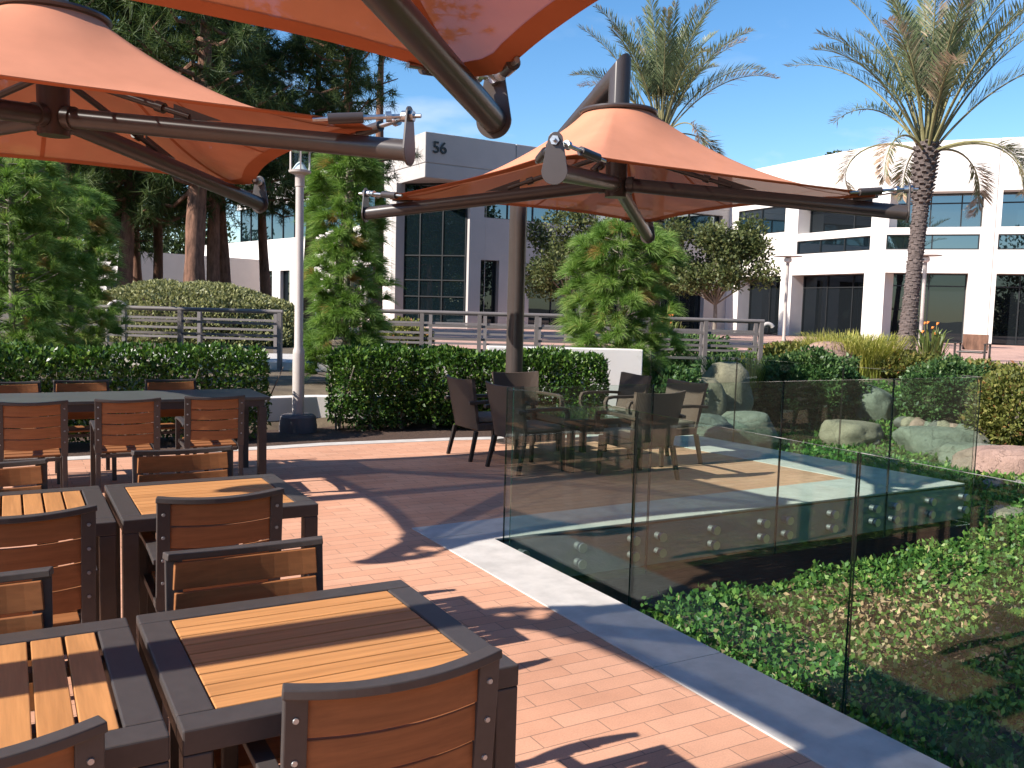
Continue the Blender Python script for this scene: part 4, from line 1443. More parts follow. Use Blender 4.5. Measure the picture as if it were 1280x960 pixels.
# building 56 ---------------------------------------------------------
f56 = Facade(at_depth(528, 380, 46), at_depth(690, 380, 50.2), 0.0)
b56 = empty('office_building', f56.O, f56.a, 'grey shaded office building numbered 56 with a tall glazed corner', 'building')
ztop, zfas = f56.loc(528, 163.5)[1], f56.loc(528, 221)[1]
zgr = f56.loc(528, 203)[1]
L56 = 21.6
xj = f56.x(640)
m = MB()
m.box(0, xj - 0.02, 0, 14, zgr + 0.04, ztop); m.box(xj + 0.02, L56 + 0.5, 0, 14, zgr + 0.04, ztop)
m.box(0, L56 + 0.5, 0, 14, zfas, zgr); m.box(0.05, L56 + 0.4, 0.05, 13.9, zgr - 0.1, ztop - 0.2)
m.box(0, 12, 14.002, 34, zfas, ztop)
m.build('fascia', M['stucco_shaded'], b56, bevel=0.03)
xw = f56.x(585)
zb_u = f56.loc(620, 273)[1]; zt_u = zfas - 0.35
ops = [(f56.x(600), f56.x(623), Z0, f56.loc(610, 325)[1]),
       (f56.x(603), f56.x(727), zb_u, zt_u), (f56.x(742), L56 - 0.8, zb_u, zt_u),
       (f56.x(661), f56.x(724), Z0, f56.loc(690, 333)[1]), (f56.x(745), f56.x(805), Z0, f56.loc(690, 333)[1]), (f56.x(826), f56.x(880), Z0, f56.loc(690, 333)[1])]
m = MB(); wall_grid(m, xw, L56, -0.3, zfas - 0.003, ops, 0.02, 0.55)
m.box(xw + 1.5, xw + 2.0, 0.552, 3.2, -0.3, zfas - 0.003)
m.build('wall', M['stucco_shaded'], b56)
for i, (a, b, c, d) in enumerate(ops):
    window(b56, a, b, c, d, 0.40, cols=(0.5,) if i in (3, 4, 5) else ((0.25, 0.5, 0.75) if i in (1, 2) else ()), mat='window' if i in (1, 2) else 'window_dark')
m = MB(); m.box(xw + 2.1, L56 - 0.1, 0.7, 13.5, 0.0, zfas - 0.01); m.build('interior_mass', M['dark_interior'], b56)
# the set-back glazed corner
xg0, xg1 = f56.loc(503, 380, 3.0)[0], xw - 0.01
gl_ = empty('corner_glazing', (xg0, 3.0, 0), math.atan2(0.30 - 3.0, xg1 - xg0)); gl_.parent = b56
glen = math.hypot(0.30 - 3.0, xg1 - xg0)
zz = [f56.loc(545, v, 3.0)[1] for v in (412, 372, 352, 322, 262)]
hgl = zfas - 0.01 - Z0
window(gl_, 0.0, glen, Z0 + 0.05, zfas - 0.01, 0.0, cols=(0.27, 0.63), rows=[(z - Z0) / hgl for z in zz[1:]])
m = MB(); m.box(xg0 - 0.5, xg0 - 0.002, 2.9, 3.5, -0.3, zfas - 0.003); m.prism([(xg0 - 0.45, 2.88), (xg1, 0.18), (xg1, 0.4), (xg0 - 0.4, 3.3)], -0.3, Z0 + 0.045)
m.build('pier', M['stucco_shaded'], b56)
# left face, running away from the corner
fl = Facade(f56.O + f56.n * 34, f56.O, 0.0)       # local x: 0 far .. 34 near; seen from its left


def ly(u, v): s, z = fl.loc(u, v); return 34 - s, z


zs_t = ly(367, 297)[1]
m = MB()
Lops = [(4.3, 33.0, zs_t, zfas - 0.3)]
y_ = 5.5
zl0, zl1 = Z0 + 0.9, ly(330, 340)[1]
while y_ < 31: Lops.append((y_, y_ + 1.5, zl0, zl1)); y_ += 2.4
# built in the plane x = xg0: swap axes by hand
xs = sorted({3.502, 34.0} | {v for o in Lops for v in o[:2]})
for a, b in zip(xs[:-1], xs[1:]):
    cut = sorted((o[2], o[3]) for o in Lops if o[0] < (a + b) / 2 < o[1]); z = -0.3
    for c, d in cut:
        if c - z > 1e-3: m.box(xg0 - 0.5, xg0, a, b, z, c)
        z = max(z, d)
    m.box(xg0 - 0.5, xg0, a, b, z, zfas - 0.003)
m.build('side_wall', M['stucco'], b56)
for a, b, c, d in Lops:
    p = MB(); p.box(xg0 - 0.36, xg0 - 0.34, a + 0.003, b - 0.003, c + 0.003, d - 0.003); p.build('window', M['window'], b56)
m = MB()
for u in (605, 640, 735): m.box(f56.x(u) - 0.012, f56.x(u) + 0.012, 0.014, 0.019, Z0, zfas - 0.05)
for v_ in (277, 318): m.box(xw + 0.2, f56.x(599), 0.013, 0.0185, f56.loc(610, v_)[1] - 0.012, f56.loc(610, v_)[1] + 0.012); m.box(f56.x(625), f56.x(660), 0.013, 0.0185, f56.loc(610, v_)[1] - 0.012, f56.loc(610, v_)[1] + 0.012)
m.build('wall_joints', M['lamp_paint'], b56)
# the number, as solid numerals fixed to the fascia
cu = bpy.data.curves.new('number', 'FONT'); cu.body = '56'; cu.extrude = 0.03; cu.size = 0.82; cu.offset = 0.010
tmp = bpy.data.objects.new('tmp_number', cu); COL.objects.link(tmp)
bpy.context.view_layer.update()
me = bpy.data.meshes.new_from_object(tmp.evaluated_get(bpy.context.evaluated_depsgraph_get()))
bpy.data.objects.remove(tmp)
me.materials.clear(); me.materials.append(M['numeral'])
nb = bpy.data.objects.new('building_number', me); COL.objects.link(nb); nb.parent = b56
nx_, nz_ = f56.loc(540.3, 190.5)
nb.location = (nx_, -0.035, nz_); nb.rotation_euler = (R(90), 0, 0)

# right building, two wings ------------------------------------------
P1, P2, P3 = at_depth(905, 380, 57.4), at_depth(1095, 380, 46), at_depth(1237, 380, 44)
r1 = Facade(P1, P2, 0.0)
bR = empty('office_building', r1.O, r1.a, 'bright white two-storey office building with deep openings and columns on the right', 'building')
zt = r1.loc(1095, 181.5)[1]
X = r1.x
z_s0, z_s1 = r1.loc(1080, 313)[1], r1.loc(1080, 295)[1]
z_b = r1.loc(1080, 285)[1]; z_o = r1.loc(1080, 241)[1]; z_so = r1.loc(1040, 342.5)[1]
z_w0, z_w1 = r1.loc(970, 291)[1], r1.loc(970, 258)[1]
LW = r1.L
m = MB()
o1 = [(X(918), X(976), z_w0, z_w1), (X(992), X(1083), z_b, z_o), (X(992), X(1083), z_s0, z_s1),
      (X(922), X(974), Z0, z_so), (X(988), X(1078), Z0, z_so)]
wall_grid(m, 0.0, LW, -0.3, zt, o1, 0.0, 1.1)
m.box(0.0, LW, 1.102, 9, zt - 0.5, zt - 0.1)
q = MB()
for u in (985, 1093): q.box(X(u) - 0.012, X(u) + 0.012, -0.004, 0.05, z_so, zt - 0.05)
for z in (z_so + 0.55, z_o + 0.5, zt - 0.45): q.box(0.1, LW - 0.1, -0.0035, 0.05, z - 0.011, z + 0.011)
q.build('wall_joints', M['lamp_paint'], bR)
# second wing in the same local frame, as its own slab run along its own direction
m.build('wall', M['stucco'], bR)
window(bR, *o1[0], 0.12, cols=(0.5,)); window(bR, *o1[1], 0.95, cols=(0.62,), mat='window_dark'); window(bR, *o1[2], 0.12, cols=(0.33, 0.66))
window(bR, *o1[3], 0.95, cols=(0.5,), mat='window_dark'); window(bR, *o1[4], 0.95, cols=(0.35, 0.7), rows=(0.8,), mat='window_dark')
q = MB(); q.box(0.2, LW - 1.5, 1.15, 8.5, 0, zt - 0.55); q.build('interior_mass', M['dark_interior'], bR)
r2 = Facade(P2, P3, 0.0)
w2 = empty('east_wing', (0, 0, 0)); w2.parent = bR
rel = (r2.O - r1.O)
w2.location = (rel.dot(r1.e), rel.dot(r1.n), 0); w2.rotation_euler.z = r2.a - r1.a
X2 = r2.x
L2 = 21.0
zt2 = zt + 0.02
z2b, z2o = r2.loc(1160, 284)[1], r2.loc(1160, 239.5)[1]
z2s0, z2s1 = r2.loc(1160, 312)[1], r2.loc(1160, 293)[1]
z2so = r2.loc(1150, 341)[1]
per = X2(1244) - X2(1105)
o2 = []
for k in range(3):
    o2 += [(X2(1105) + k * per, X2(1222) + k * per, z2b, z2o), (X2(1103) + k * per, X2(1219) + k * per, z2s0, z2s1), (X2(1104) + k * per, X2(1208) + k * per, Z0, z2so)]
m = MB(); xg = X2(1237)
wall_grid(m, 0.004, xg - 0.015, -0.3, zt2, [o for o in o2[:3]], 0.0, 1.1)
wall_grid(m, xg + 0.015, L2, -0.3, zt2 + 0.01, o2[3:], 0.01, 1.1)
m.box(xg - 0.014, xg + 0.014, 0.05, 1.05, -0.3, zt2 - 0.03)
m.box(0.3, L2, 1.102, 9, zt2 - 0.5, zt2 - 0.12)
m.build('wall', M['stucco'], w2)
q = MB()
for z in (z2so + 0.5, z2o + 0.75): q.box(xg + 0.03, L2 - 0.1, 0.0065, 0.05, z - 0.012, z + 0.012)
q.build('wall_joints', M['lamp_paint'], w2)
for i, o in enumerate(o2):
    if i % 3 == 0: window(w2, *o, 0.95, cols=(0.45, 0.78), rows=(0.72,))
    elif i % 3 == 1: window(w2, *o, 0.12, cols=(0.5,))
    else: window(w2, *o, 0.95, cols=(0.3, 0.55), rows=(0.82,), mat='window_dark')
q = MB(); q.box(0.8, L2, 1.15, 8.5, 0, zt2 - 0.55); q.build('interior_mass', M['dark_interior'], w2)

# lower white wing seen between the trunks, and a low white building farther left
fb = Facade(at_depth(250, 380, 70), at_depth(412, 380, 55), 0.0)
bL = empty('office_building', fb.O, fb.a, 'lower white wing left of the numbered building, dappled by pine shade', 'building')
zt_l = fb.loc(367, 297)[1]
zw0, zw1 = 1.3, fb.loc(320, 339)[1]
ops = [(fb.x(a), fb.x(b), zw0, zw1) for a, b in ((262, 275), (286, 298), (303, 318), (322, 340), (350, 362))]
m = MB(); wall_grid(m, 0, fb.L, -0.3, zt_l, ops, 0, 0.4); m.box(0, fb.L, 0.402, 10, zt_l - 0.5, zt_l - 0.1); m.build('wall', M['stucco'], bL)
for o in ops: window(bL, *o, 0.3, mat='window_dark')
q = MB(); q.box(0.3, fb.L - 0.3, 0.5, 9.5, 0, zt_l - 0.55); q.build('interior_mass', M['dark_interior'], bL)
window(bL, fb.x(276), fb.x(404), zt_l + 0.02, zt_l + 2.6, 1.6, cols=[k / 9 for k in range(1, 9)])
q = MB(); q.box(fb.x(276) - 0.3, fb.L, 1.4, 9, zt_l + 2.61, zt_l + 4.6); q.build('parapet', M['stucco'], bL)
fc = Facade(at_depth(70, 380, 54), at_depth(172, 380, 48), 0.0)
bW = empty('office_building', fc.O, fc.a, 'low sunlit white building glimpsed left of the crooked pine trunk', 'building')
zt_w = fc.loc(140, 315)[1]
ops = [(k * 2.6 + 1.0, k * 2.6 + 2.4, 1.2, 2.5) for k in range(3)]
m = MB(); wall_grid(m, 0, fc.L, -0.3, zt_w, ops, 0, 0.4); m.box(0, fc.L - 0.42, 0.402, 8, zt_w - 0.4, zt_w - 0.1); m.box(fc.L - 0.4, fc.L, 0.402, 8, -0.3, zt_w - 0.002); m.build('wall', M['stucco'], bW)
for o in ops: window(bW, *o, 0.3, mat='window_dark')
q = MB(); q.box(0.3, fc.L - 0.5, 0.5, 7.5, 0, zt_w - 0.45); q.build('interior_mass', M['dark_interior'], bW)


# ------------------------------------------------------------------ hedges, lamp, railings
hedge('long clipped hedge along the left behind the dark dining table', [(-5.2, 10.35), (-1.0, 10.38), (2.62, 10.42)], 0.34, 0.05, 1.02, 42000, 5)
hedge('clipped hedge behind the wicker chairs, running from the lamp post to the white wall', [(3.50, 10.86), (5.0, 10.50), (6.95, 9.72)], 0.34, 0.06, 1.0, 30000, 6)


def lamp_post(label, loc):
    root = empty('lamp_post', loc, 0, label, 'lamp post')
    q = MB(); q.lathe([(0.23, -0.1), (0.23, 0.06), (0.225, 0.08), (0.215, 0.165), (0.19, 0.19), (0.07, 0.192)], n=36); q.build('footing', M['lamp_base'], root, smooth=True)
    q = MB(); q.lathe([(0.072, 0.193), (0.072, 0.93), (0.068, 0.98), (0.053, 1.02), (0.048, 2.95), (0.056, 2.96), (0.056, 3.08), (0.07, 3.1)], n=28)
    q.build('post', M['lamp_paint'], root, smooth=True)
    h = empty('lamp_head', (0, 0, 3.1)); h.parent = root
    q = MB(); q.lathe([(0.07, 0.0), (0.13, 0.02), (0.135, 0.045), (0.10, 0.055)], n=28); q.build('collar', M['lamp_paint'], h, smooth=True)
    q = MB(); q.lathe([(0.095, 0.056), (0.05, 0.12), (0.02, 0.15)], n=24); q.build('reflector', M['lamp_glass'], h, smooth=True)
    q = MB(); q.lathe([(0.115, 0.05), (0.115, 0.27)], n=28); q.build('lens', M['glass'], h, smooth=True)
    for k in range(6):
        a = k * PI / 3 + 0.3; q = MB(); q.bar((0.127 * math.cos(a), 0.127 * math.sin(a), 0.045), (0.127 * math.cos(a), 0.127 * math.sin(a), 0.275), 0.018, 0.012, up=(math.cos(a), math.sin(a), 0)); q.build('guard_bar', M['lamp_paint'], h)
    q = MB(); q.lathe([(0.14, 0.276), (0.145, 0.29), (0.12, 0.33), (0.04, 0.345)], n=28); q.build('cap', M['lamp_paint'], h, smooth=True)
    return root


lamp_post('tall beige lamp post with a round grey footing between the two hedges', (3.10, 10.78, 0.0))


def far_lamp(label, u, d, h):
    p = spot(u, d, Z0); root = empty('lamp_post', p, 0, label, 'lamp post')
    q = MB(); q.tube([(0, 0, 0), (0, 0, h - 0.25)], 0.075, 14); q.build('post', M['lamp_paint'], root, smooth=True)
    q = MB(); q.lathe([(0.10, h - 0.25), (0.17, h - 0.2), (0.17, h - 0.06), (0.1, h - 0.03)], n=18); q.build('lantern', M['lamp_glass'], root, smooth=True)
    q = MB(); q.lathe([(0.1, h - 0.025), (0.62, h + 0.01), (0.62, h + 0.03), (0.1, h + 0.05)], n=24); q.build('disc_shade', M['lamp_paint'], root, smooth=True)
    return root


far_lamp('slim plaza lamp with a flat disc shade in front of the leftmost white column', 981, 40, 3.75)
far_lamp('slim plaza lamp with a flat disc shade just right of the palm trunk', 1152, 37, 3.75)


def railing(label, pa, pb, ztop, z0, npost, rails=4, depth_post=0.07, ends=True):
    pa, pb = Vector((pa[0], pa[1], 0)), Vector((pb[0], pb[1], 0))
    d = pb - pa; L = d.length
    root = empty('metal_railing', pa, math.atan2(d.y, d.x), label, 'railing')
    q = MB(); q.tube([(-0.05, 0, ztop), (L + 0.05, 0, ztop)], 0.038, 14); q.build('handrail', M['rail'], root, smooth=True)
    for k in range(1, rails):
        z = ztop - (ztop - z0 - 0.1) * k / (rails - 0.15)
        q = MB(); q.bar((0, 0, z), (L, 0, z), 0.035, 0.045); q.build('rail', M['rail'], root)
    for k in range(npost):
        x = L * k / (npost - 1)
        q = MB(); q.box(x - 0.035, x + 0.035, -0.05, 0.05, z0 - 0.4, ztop - 0.02); q.build('post', M['rail'], root)
    return root


railing('taupe metal railing in front of the shrub mound on the left', spot(-20, 16.2), spot(350, 16.0), 1.385, 0.45, 4)
railing('taupe metal railing of the far side of the ramp, behind the left railing', spot(-30, 19.2), spot(345, 18.8), 1.36, 0.5, 5)
railing('taupe metal railing behind the umbrella mast, ending above the right shrubs', spot(455, 16.0), spot(952, 16.4), 1.45, 0.45, 8)
railing('taupe metal railing of the ramp, farther back behind the mast', spot(470, 19.0), spot(945, 19.2), 1.42, 0.5, 8)
rp = MB(); rpp = [spot(-60, 16.2), spot(352, 16.0), spot(455, 16.1), spot(800, 16.1), spot(795, 19.0), spot(470, 18.9), spot(345, 18.7), spot(-60, 19.1)]
rp.prism([(p.x, p.y) for p in rpp], 0.0, 0.48); tag(rp.build('ramp_path', M['concrete']), kind='structure')


def loop_rail(label, u, d, w, z0, h):
    p = spot(u, d, z0)
    m_ = MB(); n_ = 14; pts = [(0, 0, 0)]
    for k in range(n_ + 1):
        a = PI - PI * k / n_ * 0.85; pts.append((w / 2 + w / 2 * math.cos(a), 0, h - w / 2 + w / 2 * math.sin(a)))
    m_.tube(pts, 0.04, 12)
    o = m_.build('rail_loop', M['lamp_paint'], smooth=True); o.location = p; o.rotation_euler.z = -YAW
    return tag(o, label, 'rail loop')


loop_rail('pale curved rail end standing before the shrub mound on the left', 134, 20.5, 0.45, 0.45, 1.02)
loop_rail('small pale curved rail end at the right end of the railing, by the white column', 953, 17.2, 0.22, 0.45, 0.95)

# ------------------------------------------------------------------ young pines and the mound
young_pine('slim young pine right of the lamp post, light green drooping needles', spot(432, 13.6, T(*spot(432, 13.6)[:2])), 3.62, 0.66, 11, 420)
young_pine('broad bright green young pine behind the white wall and the umbrella mast', spot(773, 14.0, T(*spot(773, 14)[:2])), 2.66, 0.98, 12, 400)
young_pine('young pine at the left picture edge under the umbrella, behind the hedge', spot(15, 12.2, 0.34), 3.2, 0.95, 13, 420)
young_pine('dark young pine between the left picture edge and the shrub mound', spot(88, 14.6, 0.34), 3.0, 0.9, 14, 360)

rng = np.random.default_rng(3)
mp_ = spot(235, 25.0, 0.36)
mr_ = empty('shrub_mound', mp_, -YAW, 'broad rounded mound of pale olive shrub behind the left railing', 'shrub')
U = rand_unit(rng, 52000); U = U[U[:, 2] > 0.0]
rad = 1 + 0.10 * lump(U, 2.2, 4.0) + 0.06 * lump(U, 7.0, 1.0) - 0.12 * rng.random(len(U)) ** 2
Pm = U * np.array([3.5, 2.2, 1.66]) * rad[:, None]
Dm = unit(U * 0.6 + rand_unit(rng, len(U)) * 0.8 + np.array([0, 0, 0.4]))
V, Fc, q = leaf_arrays(rng, Pm, Dm, 0.105 * (0.7 + 0.6 * rng.random(len(U))), 0.062)
np_obj('foliage', V, Fc, M['leaf_olive'], mr_, q)
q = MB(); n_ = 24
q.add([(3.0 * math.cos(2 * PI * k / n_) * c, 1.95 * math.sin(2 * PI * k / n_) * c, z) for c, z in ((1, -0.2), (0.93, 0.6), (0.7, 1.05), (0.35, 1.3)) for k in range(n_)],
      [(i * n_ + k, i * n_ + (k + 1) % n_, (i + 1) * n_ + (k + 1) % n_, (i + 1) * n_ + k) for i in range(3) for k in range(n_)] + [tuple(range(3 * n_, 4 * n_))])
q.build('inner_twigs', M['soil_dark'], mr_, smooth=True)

# ------------------------------------------------------------------ tall pines
TP = [  # u, d, height, crown start, crown radius, trunk radius, kind, label
    (243, 29, 15.5, 4.6, 3.4, 0.33, 0, 'tall pine with the thickest red-brown trunk, rising behind the shrub mound'),
    (158, 31, 14.5, 3.9, 3.0, 0.25, 1, 'tall pine with a crooked trunk at the left shoulder of the shrub mound'),
    (270, 33, 15.0, 4.6, 3.2, 0.24, 2, 'tall pine whose trunk stands just right of the thickest trunk'),
    (282, 35, 14.0, 5.2, 3.0, 0.24, 0, 'tall pine, right one of the close trunk pair behind the mound'),
    (176, 38, 13.0, 4.2, 2.8, 0.19, 1, 'thin tall pine between the crooked and the thickest trunk, nearer the crooked one'),
    (195, 36, 13.5, 4.2, 2.8, 0.20, 2, 'thin tall pine between the crooked and the thickest trunk, nearer the thickest one'),
    (117, 33, 13.5, 3.6, 3.2, 0.22, 0, 'tall pine whose shaded trunk stands left of the crooked one'),
    (86, 30, 13.0, 3.2, 3.2, 0.26, 1, 'tall pine with a stout trunk above the dark young pine'),
    (331, 37, 11.5, 4.8, 2.4, 0.22, 2, 'tall pine standing in front of the sunlit side wall of the numbered building'),
    (428, 33, 14.5, 5.6, 2.6, 0.27, 1, 'tall pine above the slim young pine, its crown behind the overhead umbrella'),
    (385, 36, 14.0, 5.4, 3.0, 0.24, 0, 'tall pine behind the lamp post, dark crown hanging low'),
    (548, 37, 15.0, 8.6, 3.3, 0.26, 2, 'tall pine whose right boughs reach past the corner of the overhead umbrella'),
    (30, 34, 14.0, 3.4, 3.4, 0.25, 2, 'tall pine at the far left above the left umbrella'),
    (-40, 31, 14.0, 2.6, 3.4, 0.27, 0, 'tall pine cut by the left picture edge'),
]
rr = random.Random(8)
for u, d, h, z0, r, tr_, k, lab in TP:
    if u == 548: continue
    tall_pine(lab, spot(u, d, 0.36), h, z0, r, tr_, k, rr.random() * 6)
tall_pine(TP[11][7], spot(470, 41, 0.36), 18.0, 12.6, 4.6, 0.26, 2, 2.0)
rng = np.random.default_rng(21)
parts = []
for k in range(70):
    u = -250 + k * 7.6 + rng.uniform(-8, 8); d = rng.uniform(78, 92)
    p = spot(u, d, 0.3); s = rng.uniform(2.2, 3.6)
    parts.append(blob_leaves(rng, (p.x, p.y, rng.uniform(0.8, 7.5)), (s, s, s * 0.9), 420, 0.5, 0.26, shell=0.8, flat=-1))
# unseen trees added behind the camera to hold back sky light
for k in range(60):
    a = R(100) + R(150) * (k + rng.random()) / 60           # measured clockwise from the viewing direction
    v = FH * math.cos(a) + RT0 * math.sin(a); dd = rng.uniform(17, 24)
    if v.dot(Vector((-1, 0, 0))) > 0.35: continue
    s = rng.uniform(1.4, 3.0)
    for zc in (0.6, 3.4, 6.2, 9.4)[:int(rng.integers(1, 5))]:
        parts.append(blob_leaves(rng, (v.x * dd, v.y * dd, zc), (s, s, s), 300, 0.6, 0.34, shell=0.8, flat=-1))
for k in range(64):                                      # right of the picture, mirrored in the glazing
    a = R(44) + R(56) * (k + rng.random()) / 64
    v = FH * math.cos(a) + RT0 * math.sin(a); dd = rng.uniform(33, 46); s = rng.uniform(1.3, 2.3)
    for zc in (0.8, rng.uniform(3, 5), rng.uniform(6, 8), rng.uniform(9, 12)):
        parts.append(blob_leaves(rng, (v.x * dd + rng.normal(0, 1), v.y * dd, zc), (s, s, s), 260, 0.45, 0.25, shell=0.9, flat=-1))
for k in range(44):                                      # added unseen on the left to darken glass reflections, low enough to spare the sun
    a = R(250) + R(72) * (k + rng.random()) / 44
    v = FH * math.cos(a) + RT0 * math.sin(a); dd = rng.uniform(36, 48); s = rng.uniform(2.4, 3.4)
    for zc in (0.8, 4.0, rng.uniform(6.5, 9)):
        parts.append(blob_leaves(rng, (v.x * dd, v.y * dd, zc), (s, s, s), 300, 0.6, 0.34, shell=0.8, flat=-1))
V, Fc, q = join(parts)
tag(np_obj('woodland_and_light_screen', V, Fc, M['far_leaf'], None, q), 'dark far foliage between the pine trunks, plus unseen trees added to dim sky light', 'trees', kind='stuff')

# ------------------------------------------------------------------ palms and broadleaf trees
palm('date palm with a bulging head and arching fronds in front of the white building', spot(1133, 22.5, 0.36), 5.55, 0.195, 4.25, 40, 31, lean=(0.12, -0.18), lw=0.036)
palm('date palm rising behind the umbrella cap, fronds spread against the sky', spot(817, 34.0, 0.36), 8.0, 0.22, 4.6, 38, 32, lw=0.05)
broad_tree('round small-leaved tree with a slim pale trunk before the right building', spot(893, 31, 0.4), 4.6, 3.1, 1.95, 14450, 41, 0.13, 0.085)
broad_tree('loose small-leaved tree beside the umbrella mast in front of building 56', spot(708, 33, 0.4), 5.0, 3.0, 1.75, 11050, 42, 0.13, 0.085)
broad_tree('small-leaved tree filling the gap behind the broad young pine', spot(815, 33, 0.4), 4.7, 3.0, 1.7, 11050, 43, 0.13, 0.085)
for u, d, z, lab in ((1038, 75, 9.4, 'distant treetop peeping over the white roof left of the palm'),):
    broad_tree(lab, spot(u, d, 0.4), 14.9, 13.6, 1.2, 900, 44, 0.3, 0.2, 'far_leaf')

# ------------------------------------------------------------------ garden to the right
def hit(u, v):
    """point where the sight line of a picture point meets the ground"""
    r = ray(u, v).normalized(); t = 7.0
    while t < 60:
        p = CAM + r * t
        if p.z < T(p.x, p.y): break
        t += 0.04
    return Vector((p.x, p.y, T(p.x, p.y)))


def bould(u, v, r, mat, seed, label, dz=0.0, rz=0.0, flat=0.7, group=None):
    p = hit(u, v)
    return boulder('boulder', label, (p.x, p.y, p.z + dz), r, M[mat], seed, rz - YAW, flat, group=group)


bould(1062, 554, (0.52, 0.42, 0.32), 'rock_tan', 1, 'smooth flat-topped tan boulder right of the round green bush', 0.10, 0.1, 0.75)
bould(1032, 474, (0.62, 0.45, 0.50), 'rock_pink', 2, 'pinkish boulder on top of the bank below the golden grass', 0.34, 0.2, 0.85)
def bould_at(u, d, z, r, mat, seed, label, rz=0.0, flat=0.8):
    p = spot(u, d)
    return boulder('boulder', label, (p.x, p.y, z), r, M[mat], seed, rz - YAW, flat)


bould_at(907, 14.0, 0.26, (0.50, 0.42, 0.66), 'rock_tan', 3, 'pale angular boulder left of the round green bush, highest of the left rocks', 0.5)
bould_at(874, 13.3, 0.12, (0.42, 0.38, 0.60), 'rock_tan', 4, 'pale boulder behind the right wicker chair, below the spiky plant', 0.1)
bould_at(932, 12.7, -0.12, (0.55, 0.40, 0.36), 'rock_green', 5, 'low grey-green boulder at the slab edge left of the round bush', 0.3)
bould_at(892, 12.2, -0.16, (0.42, 0.36, 0.40), 'rock_grey', 13, 'grey boulder close to the slab edge behind the right wicker chair', 0.8)
bould(1092, 522, (0.42, 0.36, 0.46), 'rock_green', 6, 'upright grey-green boulder between the round bush and the garden hedge', 0.16, 0.9, 0.9)
bould(1172, 566, (0.68, 0.34, 0.44), 'rock_green', 7, 'long grey-green slab of rock edging the stream under the hedge', 0.06, -0.35, 0.65)
bould(1222, 580, (0.52, 0.30, 0.36), 'rock_green', 8, 'grey-green slab of rock edging the stream, behind the outer glass corner', 0.04, -0.4, 0.6)
bould(1262, 592, (0.62, 0.34, 0.40), 'rock_pink', 9, 'pinkish slab of rock edging the stream at the right picture edge', 0.10, -0.4, 0.6)
bould(1256, 662, (0.34, 0.26, 0.24), 'rock_tan', 10, 'pale boulder outside the slab corner at the lower right', 0.05, 0.3)
bould(1243, 612, (0.17, 0.13, 0.12), 'rock_grey', 11, 'dark grey stone in the stream bed outside the glass corner', 0.04)
bould(1090, 558, (0.15, 0.12, 0.10), 'rock_grey', 12, 'small grey stone beside the smooth tan boulder', 0.05)
bould(915, 512, (0.36, 0.28, 0.26), 'rock_tan', 14, 'rounded tan stone under the left side of the round bush', 0.05)
bould(1276, 636, (0.20, 0.17, 0.16), 'rock_grey', 15, 'small grey boulder at the right picture edge by the ground cover', 0.05)
rg = random.Random(5)
tones = ['rock_grey', 'rock_tan', 'rock_pink', 'rock_green']
for k in range(10):
    p = hit(1136 + k * 10.5, 548 + 1.6 * k); s = rg.uniform(0.10, 0.16)
    boulder('river_stone', 'one of the rounded river stones lined up along the foot of the garden hedge', (p.x + 0.1, p.y + 0.2, p.z + 0.22), (s * 1.25, s, s * 0.85), M[tones[k % 4]], 40 + k, rg.random() * 6, sub=3, group='river stones under the hedge', cat='stone', detail=0.4)
for k in range(34):
    p = hit(1075 + rg.random() * 200, 575 + rg.random() * 40); s = rg.uniform(0.05, 0.13)
    boulder('stream_stone', 'one of the scattered grey stones lying in the shaded stream bed', (p.x, p.y, p.z + 0.02), (s * 1.3, s, s * 0.6), M[tones[k % 2 * 3]], 80 + k, rg.random() * 6, sub=3, group='stones in the stream bed', cat='stone', detail=0.4)

shrub('round_bush', 'round dark green bush between the pale boulders, behind the glass', 'shrub', hit(1008, 528), (1.0, 0.8, 1.08), 20000, 0.075, 0.042, M['leaf_shrub'], 51)
shrub('round_bush', 'bright green bush at the left end of the garden hedge above the river stones', 'shrub', hit(1180, 532), (0.80, 0.55, 0.95), 11000, 0.07, 0.04, M['leaf_shrub'], 52)
shrub('garden_shrub', 'tall yellow-green shrub at the right picture edge', 'shrub', hit(1268, 556), (0.72, 0.6, 1.0), 7500, 0.075, 0.042, M['leaf_gold'], 53)
shrub('garden_shrub', 'yellow-green shrub behind the bright green bush, under the plaza chair', 'shrub', spot(1222, 16.2), (1.15, 0.6, 0.52), 7000, 0.08, 0.045, M['leaf_gold'], 54)
shrub('garden_shrub', 'yellow-flecked shrub at the foot of the palm', 'shrub', spot(1130, 18.6), (0.75, 0.6, 0.45), 5000, 0.085, 0.048, M['leaf_gold'], 55)
shrub('garden_shrub', 'low dark shrub below the right end of the railing', 'shrub', spot(905, 15.7), (1.0, 0.45, 0.66), 6500, 0.085, 0.05, M['leaf_shrub'], 56)
shrub('garden_shrub', 'dark green shrub in front of the railing, right of the broad young pine', 'shrub', spot(862, 15.6), (0.6, 0.45, 0.75), 4600, 0.08, 0.048, M['leaf_shrub'], 60)
shrub('garden_shrub', 'yellow-green plant seen through the railing just right of the slim young pine', 'shrub', spot(502, 22.0), (0.75, 0.6, 0.75), 3000, 0.11, 0.06, M['leaf_gold'], 67)
shrub('garden_shrub', 'yellow-green plant seen through the railing left of the umbrella mast', 'shrub', spot(566, 22.5), (0.7, 0.6, 0.62), 2600, 0.11, 0.06, M['leaf_gold'], 68)
shrub('garden_shrub', 'low dark shrub seen through the right end of the railing', 'shrub', spot(925, 18.5), (1.0, 0.7, 0.6), 4500, 0.095, 0.055, M['leaf_shrub'], 69)
shrub('garden_shrub', 'low dark shrub behind the railing at the foot of the slim-trunked round tree', 'shrub', spot(865, 20.5), (1.2, 0.7, 0.7), 4500, 0.10, 0.06, M['leaf_shrub'], 70)
